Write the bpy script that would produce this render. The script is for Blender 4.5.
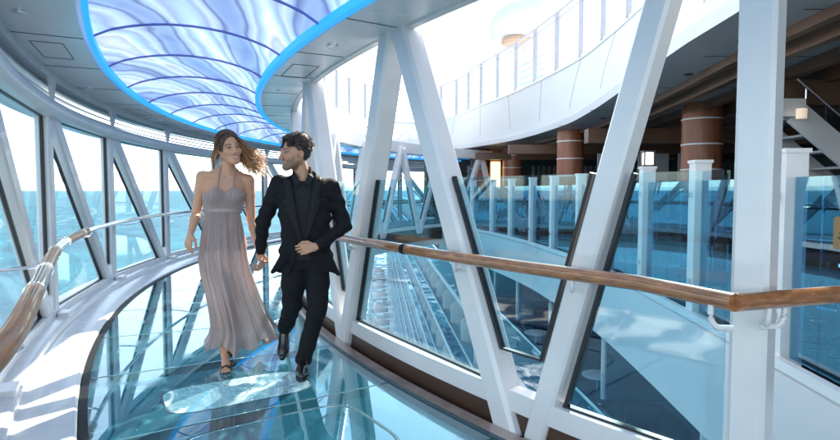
import bpy, bmesh, math, random
import numpy as np
from mathutils import Vector, Matrix
random.seed(7)
rad = math.radians
# ------------------------------------------------------------ scene, camera, world, sun
S = bpy.context.scene
for o in list(bpy.data.objects): bpy.data.objects.remove(o)
cam_d = bpy.data.cameras.new('camera'); cam = bpy.data.objects.new('camera', cam_d)
S.collection.objects.link(cam); S.camera = cam
cam_d.sensor_width = 36; cam_d.lens = 24.0; cam_d.clip_start = .05; cam_d.clip_end = 60000
cam.location = (0, 0, 1.35); cam.rotation_euler = (rad(90-3.07), 0, 0)
S.view_settings.view_transform = 'Standard'; S.view_settings.look = 'None'
S.view_settings.gamma = 1; S.view_settings.use_curve_mapping = False
S.view_settings.exposure = 1.7
S.cycles.max_bounces = 10; S.cycles.transparent_max_bounces = 24
S.cycles.glossy_bounces = 5; S.cycles.diffuse_bounces = 4
S.cycles.caustics_reflective = False; S.cycles.caustics_refractive = False
S.cycles.use_denoising = True
SUN_AZ, SUN_EL = 24, 36          # azimuth to the right of straight ahead, elevation
W = bpy.data.worlds.new('World'); S.world = W; W.use_nodes = True
wn = W.node_tree; bg = wn.nodes['Background']
sky = wn.nodes.new('ShaderNodeTexSky'); sky.sky_type = 'NISHITA'; sky.sun_disc = False
sky.sun_elevation = rad(SUN_EL); sky.sun_rotation = rad(SUN_AZ)
sky.dust_density = .6; sky.air_density = 1.0; sky.ozone_density = 1.2
hs = wn.nodes.new('ShaderNodeHueSaturation'); hs.inputs['Saturation'].default_value = .55; wn.links.new(sky.outputs[0], hs.inputs['Color']); wn.links.new(hs.outputs[0], bg.inputs[0]); bg.inputs[1].default_value = .15
sd = bpy.data.lights.new('sun', 'SUN'); sd.energy = 4.5; sd.angle = rad(.6); sd.color = (1, .89, .74)
sun = bpy.data.objects.new('sun', sd); S.collection.objects.link(sun)
to_sun = Vector((math.sin(rad(SUN_AZ))*math.cos(rad(SUN_EL)), math.cos(rad(SUN_AZ))*math.cos(rad(SUN_EL)), math.sin(rad(SUN_EL))))
sun.rotation_euler = to_sun.to_track_quat('Z', 'Y').to_euler(); sun.location = to_sun*60
C = S.collection

# ------------------------------------------------------------ materials
def nodes(name):
    m = bpy.data.materials.new(name); m.use_nodes = True
    n = m.node_tree; return m, n, n.nodes['Principled BSDF']
def mat(name, col, rough=.5, metal=0, var=.08, vs=3.0, bump=0, bs=40, coat=0, stretch=(1,1,1), spec=.5):
    m, n, p = nodes(name)
    p.inputs['Roughness'].default_value = rough; p.inputs['Metallic'].default_value = metal
    p.inputs['Coat Weight'].default_value = coat; p.inputs['Specular IOR Level'].default_value = spec
    tc = n.nodes.new('ShaderNodeTexCoord'); mp = n.nodes.new('ShaderNodeMapping'); mp.inputs['Scale'].default_value = stretch
    n.links.new(tc.outputs['Object'], mp.inputs[0])
    nz = n.nodes.new('ShaderNodeTexNoise'); nz.inputs['Scale'].default_value = vs; nz.inputs['Detail'].default_value = 5
    n.links.new(mp.outputs[0], nz.inputs['Vector'])
    r = n.nodes.new('ShaderNodeValToRGB')
    r.color_ramp.elements[0].position = .3; r.color_ramp.elements[1].position = .7
    r.color_ramp.elements[0].color = tuple(c*(1-var) for c in col)+(1,)
    r.color_ramp.elements[1].color = tuple(min(1, c*(1+var)) for c in col)+(1,)
    n.links.new(nz.outputs[0], r.inputs[0]); n.links.new(r.outputs[0], p.inputs['Base Color'])
    rm = n.nodes.new('ShaderNodeMapRange'); rm.inputs[3].default_value = rough*.8; rm.inputs[4].default_value = min(1, rough*1.25)
    n.links.new(nz.outputs[0], rm.inputs[0]); n.links.new(rm.outputs[0], p.inputs['Roughness'])
    if bump:
        b = n.nodes.new('ShaderNodeTexNoise'); b.inputs['Scale'].default_value = bs; b.inputs['Detail'].default_value = 4
        n.links.new(mp.outputs[0], b.inputs['Vector'])
        bn = n.nodes.new('ShaderNodeBump'); bn.inputs['Strength'].default_value = bump; bn.inputs['Distance'].default_value = .01
        n.links.new(b.outputs[0], bn.inputs['Height']); n.links.new(bn.outputs[0], p.inputs['Normal'])
    return m
def glass(name, tint, refl, rough=.0, gcol=(1, 1, 1), body=None, bodyfac=0.0, fres=.0):
    """thin architectural glass: tinted see-through + mirror, no refraction"""
    m = bpy.data.materials.new(name); m.use_nodes = True; n = m.node_tree; n.nodes.clear()
    out = n.nodes.new('ShaderNodeOutputMaterial'); t = n.nodes.new('ShaderNodeBsdfTransparent'); t.inputs[0].default_value = tint+(1,)
    g = n.nodes.new('ShaderNodeBsdfGlossy'); g.inputs['Roughness'].default_value = rough; g.inputs['Color'].default_value = gcol+(1,)
    src = t
    if body:
        d = n.nodes.new('ShaderNodeBsdfDiffuse'); d.inputs[0].default_value = body+(1,)
        mb = n.nodes.new('ShaderNodeMixShader'); mb.inputs[0].default_value = bodyfac
        n.links.new(t.outputs[0], mb.inputs[1]); n.links.new(d.outputs[0], mb.inputs[2]); src = mb
    lw = n.nodes.new('ShaderNodeLayerWeight'); lw.inputs[0].default_value = .5
    pw = n.nodes.new('ShaderNodeMath'); pw.operation = 'POWER'; pw.inputs[1].default_value = 3
    n.links.new(lw.outputs['Facing'], pw.inputs[0])
    ma = n.nodes.new('ShaderNodeMath'); ma.operation = 'MULTIPLY_ADD'; ma.inputs[1].default_value = fres; ma.inputs[2].default_value = refl; ma.use_clamp = True
    n.links.new(pw.outputs[0], ma.inputs[0])
    mx = n.nodes.new('ShaderNodeMixShader'); n.links.new(ma.outputs[0], mx.inputs[0])
    n.links.new(src.outputs[0], mx.inputs[1]); n.links.new(g.outputs[0], mx.inputs[2]); n.links.new(mx.outputs[0], out.inputs[0])
    return m
def smudge(m, lo, hi, sc):
    n = m.node_tree; g = [q for q in n.nodes if q.type == 'BSDF_GLOSSY'][0]; tc = n.nodes.new('ShaderNodeTexCoord'); z = n.nodes.new('ShaderNodeTexNoise'); z.inputs['Scale'].default_value = sc; z.inputs['Detail'].default_value = 8; z.inputs['Distortion'].default_value = 1.5
    r = n.nodes.new('ShaderNodeMapRange'); r.inputs[1].default_value = .45; r.inputs[2].default_value = .72; r.inputs[3].default_value = lo; r.inputs[4].default_value = hi
    n.links.new(tc.outputs['Object'], z.inputs['Vector']); n.links.new(z.outputs[0], r.inputs[0]); n.links.new(r.outputs[0], g.inputs['Roughness'])
def emis(name, col, s):
    m, n, p = nodes(name); p.inputs['Base Color'].default_value = col+(1,)
    p.inputs['Emission Color'].default_value = col+(1,); p.inputs['Emission Strength'].default_value = s; return m
M = {}
M['white'] = mat('white_paint', (.77, .78, .79), .34, var=.055, vs=2.5, bump=.05, bs=22, coat=.1)
M['railpost'] = mat('shade_grey_rail', (.46, .46, .50), .5)  # white railing greyed so its colour carries the shaded side
M['blueglass'] = mat('blue_divider', (.07, .20, .31), .2, var=.1)
M['white2'] = mat('white_ship_paint', (.72, .72, .73), .45, var=.04, vs=.5)
M['ledge'] = mat('white_ledge_paint', (.74, .76, .78), .25, var=.05, vs=4, coat=.2)
M['ceil'] = mat('ceiling_metal', (.72, .75, .77), .25, metal=.3, var=.06, vs=1.2, bump=.03, bs=2.2)
M['gasket'] = mat('black_gasket', (.012, .014, .018), .45)
M['seam'] = mat('dark_seam', (.03, .07, .09), .4)
M['wood'] = mat('lacquered_wood', (.36, .15, .06), .25, var=.35, vs=6, coat=.8, stretch=(3, 1, 10))
M['wooddark'] = mat('lacquered_dark_wood', (.16, .05, .025), .25, var=.4, vs=5, coat=.3)
M['woodlight'] = mat('lacquered_light_wood', (.46, .19, .06), .45, var=.35, vs=4, spec=.4, coat=.2, stretch=(2, 1, 8))
M['brownsill'] = mat('brown_sill', (.40, .29, .24), .18, var=.2, vs=5, coat=.4, bump=.1, bs=14)
M['brownkick'] = mat('brown_kick', (.07, .035, .022), .4, var=.2)
M['chrome'] = mat('polished_steel', (.75, .76, .78), .1, metal=1, var=.03)
M['beam'] = mat('brown_beam', (.15, .080, .052), .4, var=.2, vs=2)
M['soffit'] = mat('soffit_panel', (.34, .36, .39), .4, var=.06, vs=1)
M['column'] = mat('wood_cladding', (.32, .12, .065), .4, var=.25, vs=2, stretch=(6, 6, 1))
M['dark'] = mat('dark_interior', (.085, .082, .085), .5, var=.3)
M['curtain'] = mat('beige_curtain', (.30, .26, .20), .8, var=.2)
M['blackstrip'] = mat('black_gutter', (.008, .010, .014), .5, spec=.15)
M['bluefab'] = mat('navy_fabric', (.02, .045, .10), .8, var=.2, bump=.2)
M['deck'] = mat('teak_deck', (.20, .14, .10), .5, var=.2)
M['balcfloor'] = mat('balcony_floor', (.05, .15, .24), .5, var=.2)
M['hullwin'] = mat('cabin_window', (.035, .12, .20), .1, var=.2)
M['orange'] = mat('orange_canopy', (.55, .36, .25), .5)
M['gold'] = mat('brass_plate', (.26, .17, .08), .35, metal=.6)
M['spot'] = emis('warm_spot', (1, .8, .6), .15)
M['pane'] = glass('window_glass', (.93, .975, .985), .03, fres=.25)
M['panel'] = glass('balustrade_glass', (.74, .90, .95), .05, fres=.3)
M['ballglass'] = glass('teal_glass', (.38, .67, .82), .16, gcol=(.66, .88, 1), fres=.5)
M['balcglass'] = glass('balcony_glass', (.45, .70, .82), .05, fres=.3)
M['floorglass'] = glass('floor_glass', (.10, .34, .42), .10, rough=.02, gcol=(.84, .97, 1), body=(.03, .125, .165), bodyfac=.5, fres=.9)
M['clearpane'] = glass('clear_floor_glass', (.75, .93, .95), .06, rough=.02, gcol=(.85, .97, 1), body=(.50, .64, .66), bodyfac=.30, fres=.5)
smudge(M['floorglass'], .015, .14, 2.2); smudge(M['ballglass'], .0, .06, 1.5)
M['led'] = emis('cyan_led', (.02, .36, .85), .28)
M['warmlamp'] = emis('warm_lamp', (1, .62, .25), 1.0)
M['whitelamp'] = emis('white_lamp', (1, .97, .9), .7)

# skylight artwork: swirling blue and white bands, glow from behind put in as emission
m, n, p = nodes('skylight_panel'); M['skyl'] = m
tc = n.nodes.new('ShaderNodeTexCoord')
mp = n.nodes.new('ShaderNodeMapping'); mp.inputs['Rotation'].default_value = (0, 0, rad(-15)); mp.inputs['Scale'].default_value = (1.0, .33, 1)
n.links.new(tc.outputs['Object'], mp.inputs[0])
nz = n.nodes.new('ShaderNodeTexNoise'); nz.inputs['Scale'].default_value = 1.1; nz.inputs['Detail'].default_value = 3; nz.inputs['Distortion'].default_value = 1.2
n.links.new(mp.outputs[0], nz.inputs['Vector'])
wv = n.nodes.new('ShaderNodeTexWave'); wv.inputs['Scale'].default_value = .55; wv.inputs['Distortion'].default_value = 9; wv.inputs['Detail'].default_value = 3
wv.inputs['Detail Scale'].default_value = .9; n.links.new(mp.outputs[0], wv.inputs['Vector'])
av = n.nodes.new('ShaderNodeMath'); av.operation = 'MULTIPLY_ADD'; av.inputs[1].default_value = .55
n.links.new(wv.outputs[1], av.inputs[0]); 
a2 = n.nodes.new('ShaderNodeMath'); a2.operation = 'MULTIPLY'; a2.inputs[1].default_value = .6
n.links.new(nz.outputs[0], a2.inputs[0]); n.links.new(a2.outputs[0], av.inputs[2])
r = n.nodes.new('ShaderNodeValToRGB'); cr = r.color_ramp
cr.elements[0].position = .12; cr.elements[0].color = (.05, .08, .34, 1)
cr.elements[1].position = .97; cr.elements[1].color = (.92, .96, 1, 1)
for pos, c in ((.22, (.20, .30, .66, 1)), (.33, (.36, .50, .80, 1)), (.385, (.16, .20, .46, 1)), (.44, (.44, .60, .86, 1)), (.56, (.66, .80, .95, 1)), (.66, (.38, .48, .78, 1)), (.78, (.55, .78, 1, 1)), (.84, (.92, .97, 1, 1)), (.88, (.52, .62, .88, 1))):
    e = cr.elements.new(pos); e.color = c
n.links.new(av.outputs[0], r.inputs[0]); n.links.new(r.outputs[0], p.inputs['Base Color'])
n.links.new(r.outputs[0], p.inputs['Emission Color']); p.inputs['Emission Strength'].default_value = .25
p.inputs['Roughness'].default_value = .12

# sea
m, n, p = nodes('sea_water'); M['sea'] = m
tc = n.nodes.new('ShaderNodeTexCoord')
def noise(scale, det, dist=0, st=(1, 1, 1)):
    mp = n.nodes.new('ShaderNodeMapping'); mp.inputs['Scale'].default_value = st; n.links.new(tc.outputs['Object'], mp.inputs[0])
    a = n.nodes.new('ShaderNodeTexNoise'); a.inputs['Scale'].default_value = scale; a.inputs['Detail'].default_value = det; a.inputs['Distortion'].default_value = dist
    n.links.new(mp.outputs[0], a.inputs['Vector']); return a
n1 = noise(.10, 8, .6); n2 = noise(.55, 6, .8, (1, .6, 1)); n3 = noise(.02, 4)
ad = n.nodes.new('ShaderNodeMath'); ad.operation = 'ADD'; n.links.new(n1.outputs[0], ad.inputs[0]); n.links.new(n2.outputs[0], ad.inputs[1])
bn = n.nodes.new('ShaderNodeBump'); bn.inputs['Strength'].default_value = .55; bn.inputs['Distance'].default_value = 1.6
n.links.new(ad.outputs[0], bn.inputs['Height']); n.links.new(bn.outputs[0], p.inputs['Normal'])
r = n.nodes.new('ShaderNodeValToRGB'); r.color_ramp.elements[0].color = (.006, .07, .12, 1); r.color_ramp.elements[1].color = (.02, .17, .23, 1)
r.color_ramp.elements[0].position = .35; r.color_ramp.elements[1].position = .7; n.links.new(n3.outputs[0], r.inputs[0])
# foam: wake streaks near the hull
sx = n.nodes.new('ShaderNodeSeparateXYZ'); n.links.new(tc.outputs['Object'], sx.inputs[0])
fm = n.nodes.new('ShaderNodeMapRange'); fm.inputs[1].default_value = -75; fm.inputs[2].default_value = -8; fm.inputs[3].default_value = .0; fm.inputs[4].default_value = .27
n.links.new(sx.outputs[0], fm.inputs[0])
n4 = noise(.16, 9, 1.6, (1, .55, 1)); fa = n.nodes.new('ShaderNodeMath'); fa.operation = 'ADD'; n.links.new(n4.outputs[0], fa.inputs[0]); n.links.new(fm.outputs[0], fa.inputs[1])
fr = n.nodes.new('ShaderNodeMapRange'); fr.inputs[1].default_value = .70; fr.inputs[2].default_value = .84; n.links.new(fa.outputs[0], fr.inputs[0])
mx = n.nodes.new('ShaderNodeMix'); mx.data_type = 'RGBA'; n.links.new(fr.outputs[0], mx.inputs[0]); n.links.new(r.outputs[0], mx.inputs[6]); mx.inputs[7].default_value = (.75, .82, .84, 1)
dfs = n.nodes.new('ShaderNodeBsdfDiffuse'); gls = n.nodes.new('ShaderNodeBsdfGlossy'); gls.inputs['Roughness'].default_value = .18; gls.inputs['Color'].default_value = (.8, .92, 1, 1)
n.links.new(mx.outputs[2], dfs.inputs[0]); n.links.new(bn.outputs[0], dfs.inputs['Normal']); n.links.new(bn.outputs[0], gls.inputs['Normal'])
lw = n.nodes.new('ShaderNodeLayerWeight'); n.links.new(bn.outputs[0], lw.inputs['Normal']); pw = n.nodes.new('ShaderNodeMath'); pw.operation = 'POWER'; pw.inputs[1].default_value = 3; n.links.new(lw.outputs['Facing'], pw.inputs[0])
ma = n.nodes.new('ShaderNodeMath'); ma.operation = 'MULTIPLY_ADD'; ma.inputs[1].default_value = .20; ma.inputs[2].default_value = .025; n.links.new(pw.outputs[0], ma.inputs[0])
ms = n.nodes.new('ShaderNodeMixShader'); n.links.new(ma.outputs[0], ms.inputs[0]); n.links.new(dfs.outputs[0], ms.inputs[1]); n.links.new(gls.outputs[0], ms.inputs[2]); n.links.new(ms.outputs[0], n.nodes['Material Output'].inputs[0])

# ------------------------------------------------------------ mesh helpers
class MB:
    def __init__(s): s.v = []; s.f = []
    def add(s, vs, fs):
        b = len(s.v); s.v += [tuple(v) for v in vs]; s.f += [tuple(i+b for i in f) for f in fs]
    def box(s, c, d, rz=0, ux=None):
        x, y, z = [k/2 for k in d]; cs, sn = math.cos(rz), math.sin(rz); vs = []
        for sx in (-1, 1):
            for sy in (-1, 1):
                for sz in (-1, 1):
                    a, b = sx*x, sy*y; vs.append((c[0]+a*cs-b*sn, c[1]+a*sn+b*cs, c[2]+sz*z))
        s.add(vs, [(0, 1, 3, 2), (4, 6, 7, 5), (0, 4, 5, 1), (2, 3, 7, 6), (0, 2, 6, 4), (1, 5, 7, 3)])
    def beam(s, a, b, w, d, nrm):
        """rectangular bar a->b; d = thickness along nrm, w = width across"""
        a, b, nrm = Vector(a), Vector(b), Vector(nrm); t = (b-a).normalized()
        u = t.cross(nrm).normalized(); q = u.cross(t).normalized()
        ch = min(w, d)*.12; vs = []
        prof = [(-w/2+ch, -d/2), (w/2-ch, -d/2), (w/2, -d/2+ch), (w/2, d/2-ch), (w/2-ch, d/2), (-w/2+ch, d/2), (-w/2, d/2-ch), (-w/2, -d/2+ch)]
        for P in (a, b):
            for x, y in prof: vs.append(P+u*x+q*y)
        k = 8
        s.add(vs, [tuple(range(k))[::-1], tuple(range(k, 2*k))]+[(i, (i+1) % k, k+(i+1) % k, k+i) for i in range(k)])
    def tube(s, pts, r, k=12, cap=True):
        pts = [Vector(p) for p in pts]; rr = r if isinstance(r, (list, tuple)) else [r]*len(pts); vs = []; up = Vector((0, 0, 1))
        for i, p in enumerate(pts):
            t = (pts[min(i+1, len(pts)-1)]-pts[max(i-1, 0)]).normalized()
            u = t.cross(up); u = u.normalized() if u.length > .05 else t.cross(Vector((0, 1, 0))).normalized(); w = u.cross(t)
            for j in range(k):
                a = 2*math.pi*j/k; vs.append(p+u*math.cos(a)*rr[i]+w*math.sin(a)*rr[i])
        fs = [(i*k+j, i*k+(j+1) % k, (i+1)*k+(j+1) % k, (i+1)*k+j) for i in range(len(pts)-1) for j in range(k)]
        if cap: fs += [tuple(range(k))[::-1], tuple(range((len(pts)-1)*k, len(pts)*k))]
        s.add(vs, fs)
    def lathe(s, c, prof, k=24):
        vs = []
        for r_, z in prof:
            for j in range(k): a = 2*math.pi*j/k; vs.append((c[0]+r_*math.cos(a), c[1]+r_*math.sin(a), c[2]+z))
        fs = [(i*k+j, i*k+(j+1) % k, (i+1)*k+(j+1) % k, (i+1)*k+j) for i in range(len(prof)-1) for j in range(k)]
        fs += [tuple(range(k))[::-1], tuple(range((len(prof)-1)*k, len(prof)*k))]; s.add(vs, fs)
    def sweep(s, path, prof):
        """path: list of (x,y,nx,ny); prof: closed polygon of (offset, z)"""
        k = len(prof); vs = []
        for x, y, nx, ny in path:
            for o, z in prof: vs.append((x+nx*o, y+ny*o, z))
        fs = [(i*k+j, i*k+(j+1) % k, (i+1)*k+(j+1) % k, (i+1)*k+j) for i in range(len(path)-1) for j in range(k)]
        fs += [tuple(range(k))[::-1], tuple(range((len(path)-1)*k, len(path)*k))]; s.add(vs, fs)
    def slab(s, pts, off):
        """polygon extruded by vector off"""
        k = len(pts); o = Vector(off); vs = [Vector(p) for p in pts]+[Vector(p)+o for p in pts]
        s.add(vs, [tuple(range(k))[::-1], tuple(range(k, 2*k))]+[(i, (i+1) % k, k+(i+1) % k, k+i) for i in range(k)])
    def build(s, name, mt, parent=None, smooth=False, angle=40):
        me = bpy.data.meshes.new(name); me.from_pydata(s.v, [], s.f)
        bm = bmesh.new(); bm.from_mesh(me); bmesh.ops.recalc_face_normals(bm, faces=bm.faces); bm.to_mesh(me); bm.free()
        o = bpy.data.objects.new(name, me); C.objects.link(o)
        for mm in (mt if isinstance(mt, list) else [mt]): me.materials.append(mm)
        if smooth:
            me.polygons.foreach_set('use_smooth', [True]*len(me.polygons)); me.set_sharp_from_angle(angle=rad(angle))
        if parent: o.parent = parent
        return o
def tag(o, label=None, cat=None, group=None, kind=None):
    if label: o['label'] = label
    if cat: o['category'] = cat
    if group: o['group'] = group
    if kind: o['kind'] = kind
    return o
def empty(name, loc=(0, 0, 0)):
    o = bpy.data.objects.new(name, None); C.objects.link(o); o.location = loc; o.empty_display_size = .1; return o
def thing(name, label, cat, group=None): return tag(empty(name), label, cat, group)
def copy_tree(o, parent=None):
    c = o.copy(); C.objects.link(c)
    if parent: c.parent = parent
    for ch in list(o.children): copy_tree(ch, c)
    return c

# ------------------------------------------------------------ the curve of the walkway
CX, CY = 10.85, 11.0
def ring(R, deg, z): a = rad(deg); return Vector((CX-R*math.cos(a), CY-R*math.sin(a), z))
def rpath(R, d0, d1, step=1.0):
    n_ = max(2, int(abs(d1-d0)/step)+1); out = []
    for i in range(n_+1):
        a = rad(d0+(d1-d0)*i/n_); out.append((CX-R*math.cos(a), CY-R*math.sin(a), -math.cos(a), -math.sin(a)))
    return out
S1 = 15*rad(31)
def op(s, off=0, z=0):
    """outer edge: arc of radius 15, then a straight stretch beside the viewer, then bending away"""
    if s <= S1:
        a = s/15; x, y, nx, ny = CX-15*math.cos(a), CY-15*math.sin(a), -math.cos(a), -math.sin(a)
    else:
        a = rad(31); x, y = CX-15*math.cos(a), CY-15*math.sin(a); tx, ty = math.sin(a), -math.cos(a); d = s-S1
        L = 1.75
        if d <= L: x += tx*d; y += ty*d; nx, ny = -math.cos(a), -math.sin(a)
        else:
            x += tx*L; y += ty*L; e = min((d-L)/5.0, rad(50)); r_ = 5.0
            # curve away from the ship side
            cx, cy = x-math.cos(a)*r_, y-math.sin(a)*r_
            b = a-e; nx, ny = -math.cos(b), -math.sin(b); x, y = cx-nx*r_, cy-ny*r_
            rest = (d-L)-5.0*rad(50)
            if rest > 0: x += math.sin(b)*rest; y -= math.cos(b)*rest
    return Vector((x+nx*off, y+ny*off, z))
def opath(s0, s1, step=.25):
    n_ = int(abs(s1-s0)/step)+1; out = []
    for i in range(n_+1):
        s = s0+(s1-s0)*i/n_; p0 = op(s); p1 = op(s, 1); out.append((p0.x, p0.y, p1.x-p0.x, p1.y-p0.y))
    return out
SF, SN = -15*rad(52), 15.5        # far and near ends of the outer wall

# ------------------------------------------------------------ sea
b = MB(); ZS = -38
R_ = [0, 30, 80, 200, 600, 2000, 8000, 40000]; K = 48; vs = [(0, 0, ZS)]; fs = []
for r_ in R_[1:]:
    for j in range(K): a = 2*math.pi*j/K; vs.append((r_*math.cos(a), r_*math.sin(a), ZS))
for j in range(K): fs.append((0, 1+j, 1+(j+1) % K))
for i in range(len(R_)-2):
    for j in range(K): fs.append((1+i*K+j, 1+(i+1)*K+j, 1+(i+1)*K+(j+1) % K, 1+i*K+(j+1) % K))
b.add(vs, fs); tag(b.build('sea', M['sea']), kind='structure')

# ------------------------------------------------------------ glass floor
FL = thing('glass_floor', 'curved teal see-through glass floor with dark radial seams under the couple', 'glass floor')
seams = [28.1+4.7*k for k in range(-17, 6)]
for i in range(len(seams)-1):
    a0, a1 = seams[i]+.05, seams[i+1]-.05
    g = MB(); Rm = [13.17, 13.17+.3, 14.98-.3, 14.98]
    if 28 < a0 < 33:   # panel with a rounded clear window
        ac, wa = (a0+a1)/2-.1, 1.62; rc, wr = 14.1, .52; first = a0 < 30
        wa, wr, ac = (1.0, .46, ac+.75) if first else (wa, wr, ac)
        ins = []; outr = []; NN = 48
        for j in range(NN):
            t = 2*math.pi*j/NN; cs, sn = math.cos(t), math.sin(t); e = .42
            u = math.copysign(abs(cs)**e, cs); v = math.copysign(abs(sn)**e, sn)
            ins.append((rc+wr*u, ac+wa*v))
            mxx = max(abs(cs), abs(sn)); uu, vv = cs/mxx, sn/mxx
            outr.append(((13.17+14.98)/2+uu*(14.98-13.17)/2, (a0+a1)/2+vv*(a1-a0)/2))
        vs = [ring(R, a, 0) for R, a in ins]+[ring(R, a, 0) for R, a in outr]
        g.add(vs, [(j, (j+1) % NN, NN+(j+1) % NN, NN+j) for j in range(NN)])
        g.build('panel', M['floorglass'], FL)
        c_ = MB(); c_.add([ring(rc+(R-rc)*.985, ac+(a-ac)*.985, 0) for R, a in ins], [tuple(range(NN))]); c_.build('clear_pane', M['clearpane'] if first else M['floorglass'], FL)
        fr_ = MB(); fr_.add([ring(R, a, .002) for R, a in ins]+[ring(rc+(R-rc)*1.03, ac+(a-ac)*1.03, .002) for R, a in ins], [(j, (j+1) % NN, NN+(j+1) % NN, NN+j) for j in range(NN)])
        fr_.build('pane_frame', M['seam'], FL)
    else:
        n_ = 5; vs = []
        for k in range(n_+1):
            a = a0+(a1-a0)*k/n_; vs += [ring(13.17, a, 0), ring(14.98, a, 0)]
        g.add(vs, [(2*k, 2*k+1, 2*k+3, 2*k+2) for k in range(n_)]); g.build('panel', M['floorglass'], FL)
for s_ in seams:
    g = MB(); g.beam(ring(13.15, s_, -.03), ring(15.0, s_, -.03), .026, .055, (0, 0, 1)); g.build('seam', M['seam'], FL)
g = MB(); g.sweep(rpath(15, -52, 50), [(-.02, -.05), (.03, -.05), (.03, .006), (-.02, .006)]); g.build('edge_strip', M['blackstrip'], FL)
g = MB(); g.sweep(rpath(13.15, -52, 50), [(-.012, -.05), (.02, -.05), (.02, .006), (-.012, .006)]); g.build('edge_strip', M['seam'], FL)
# keel beams under the glass
for R in (13.1, 15.05):
    g = MB(); g.sweep(rpath(R, -52, 50), [(-.06, -.5), (.06, -.5), (.06, -.06), (-.06, -.06)]); g.build('keel_beam', M['white'], FL)

# ------------------------------------------------------------ outer window wall
OW = thing('window_wall', 'curved white outer wall of slanted sea windows left of the couple', 'window wall')
g = MB(); g.sweep(opath(SF, SN), [(.032, -.5), (.75, -.5), (.75, .10), (.36, .10), (.34, .085), (.34, .045), (.32, .035), (.05, .035), (.032, .02)]); g.build('ledge', M['ledge'], OW, True)
g = MB(); g.sweep(opath(SF, SN), [(.46, .10), (.62, .10), (.62, .16), (.46, .16)]); g.build('sill', M['white'], OW)
g = MB(); hp = []
for j in range(9): a = rad(-90-180*j/8); hp.append((.42+.06*math.cos(a), 2.14+.075*math.sin(a)))
g.sweep(opath(SF, SN), [(.66, 2.065), (.66, 2.215)]+hp[::-1]); g.build('header_beam', M['white'], OW, True)
for zz in (2.265, 2.325, 2.385):
    g = MB(); g.sweep(opath(SF, SN), [(.50, zz-.02), (.62, zz+.015), (.62, zz+.032), (.50, zz-.003)]); g.build('louvre', M['white'], OW)
g = MB(); g.sweep(opath(SF, SN), [(.44, 2.43), (.66, 2.43), (.66, 2.54), (.44, 2.54)]); g.build('top_rail', M['white'], OW)
PS = 2.33; sV = [15*rad(20.7)+PS*k for k in range(-9, 5)]
WO = .53
def nrm_at(s): d = op(s, 1)-op(s, 0); return d.normalized()
Z0, Z1 = .155, 2.07
def wpane(poly, parent):
    """poly of (s,z): pane and black gasket"""
    P = [op(s, WO, z) for s, z in poly]; nn = nrm_at(sum(s for s, z in poly)/len(poly))
    g = MB(); g.slab([p-nn*.004 for p in P], nn*.008); w = g.build('window', M['pane'], parent)
    g = MB(); ce = sum(P, Vector())/len(P)
    for i in range(len(P)):
        a, b_ = P[i], P[(i+1) % len(P)]; w_ = .03 if abs(a.z-b_.z) > .5 else .015
        ins = (ce-(a+b_)/2); t = (b_-a).normalized(); ins = (ins-t*ins.dot(t)).normalized()
        g.beam(a+ins*w_*.5, b_+ins*w_*.5, w_, .03, nn)
    g.build('gasket', M['gasket'], w)
for i, s0 in enumerate(sV):
    nn = nrm_at(s0)
    g = MB(); g.beam(op(s0, WO, .10), op(s0, WO, 2.10), .15, .13, nn); g.build('post', M['white'], OW)
    g = MB(); g.beam(op(s0, .40, .045), op(s0, .40, .14), .20, .10, nn); g.build('base_plate', M['white'], OW)
    # gusset in the louvre band
    g = MB(); g.slab([op(s0-.02, .44, 2.20), op(s0-.15, .44, 2.45), op(s0+.10, .44, 2.45)], nrm_at(s0)*.03); g.build('gusset', M['white'], OW)
    if i == 0: continue
    s1 = sV[i-1]                       # the farther post
    # diagonal from top near s0 to bottom near s1
    ta, tb = s0-.17, s1+.17
    g = MB(); g.beam(op(ta, WO, 2.12), op(tb, WO, .08), .165, .12, nrm_at((ta+tb)/2)); g.build('diagonal_brace', M['white'], OW)
    def sd_(z): return tb+(ta-tb)*(z-.08)/2.04
    hw = .105
    wpane([(s0-.075, Z0), (s0-.075, 1.95), (sd_(Z0)+hw, Z0)], OW)
    wpane([(sd_(Z1)-hw, Z1), (s1+.075, Z1), (s1+.075, .32), (sd_(.32)-hw, .32)], OW)

# ------------------------------------------------------------ ceiling with skylight
CE = thing('ceiling', 'pale metal ceiling of curved radial panels round the blue skylight', 'ceiling')
ZC = 2.5
g = MB(); g.sweep(rpath(15, -52, 50), [(-.02, ZC), (.75, ZC), (.75, ZC+.25), (-.02, ZC+.25)]); g.build('outer_panels', M['ceil'], CE)
g = MB(); g.sweep(opath(12.9, 7.5), [(-.4, ZC+.26), (.78, ZC+.26), (.78, ZC+.3), (-.4, ZC+.3)]); g.build('roof_strip', M['white'], CE)
g = MB(); g.add([ring(15.74, a, ZC) for a in range(28, 52, 2)]+[op(S1+.01+(k)*.36, .75, ZC) for k in range(-3, 9)], [tuple(list(range(0, 12))+list(range(23, 11, -1)))]); g.build('near_panels', M['ceil'], CE)
g = MB(); g.sweep(rpath(13.2, -52, 50), [(-.2, ZC), (.22, ZC), (.22, ZC+.25), (-.16, ZC+.25), (-.2, ZC+.08)]); g.build('inner_panels', M['ceil'], CE)
g = MB(); g.sweep(rpath(13.0, -52, 50), [(-.06, ZC-.015), (.0, ZC-.015), (.0, ZC+.3), (-.06, ZC+.3)]); g.build('edge_trim', M['white'], CE)
g = MB()
for a in [30.9-4.5*k for k in range(18)]:
    g.beam(ring(14.98, a, ZC-.001), ring(15.6, a, ZC-.001), .010, .004, (0, 0, 1)); g.beam(ring(13.02, a+1.4, ZC-.001), ring(13.42, a+1.4, ZC-.001), .010, .004, (0, 0, 1))
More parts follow.
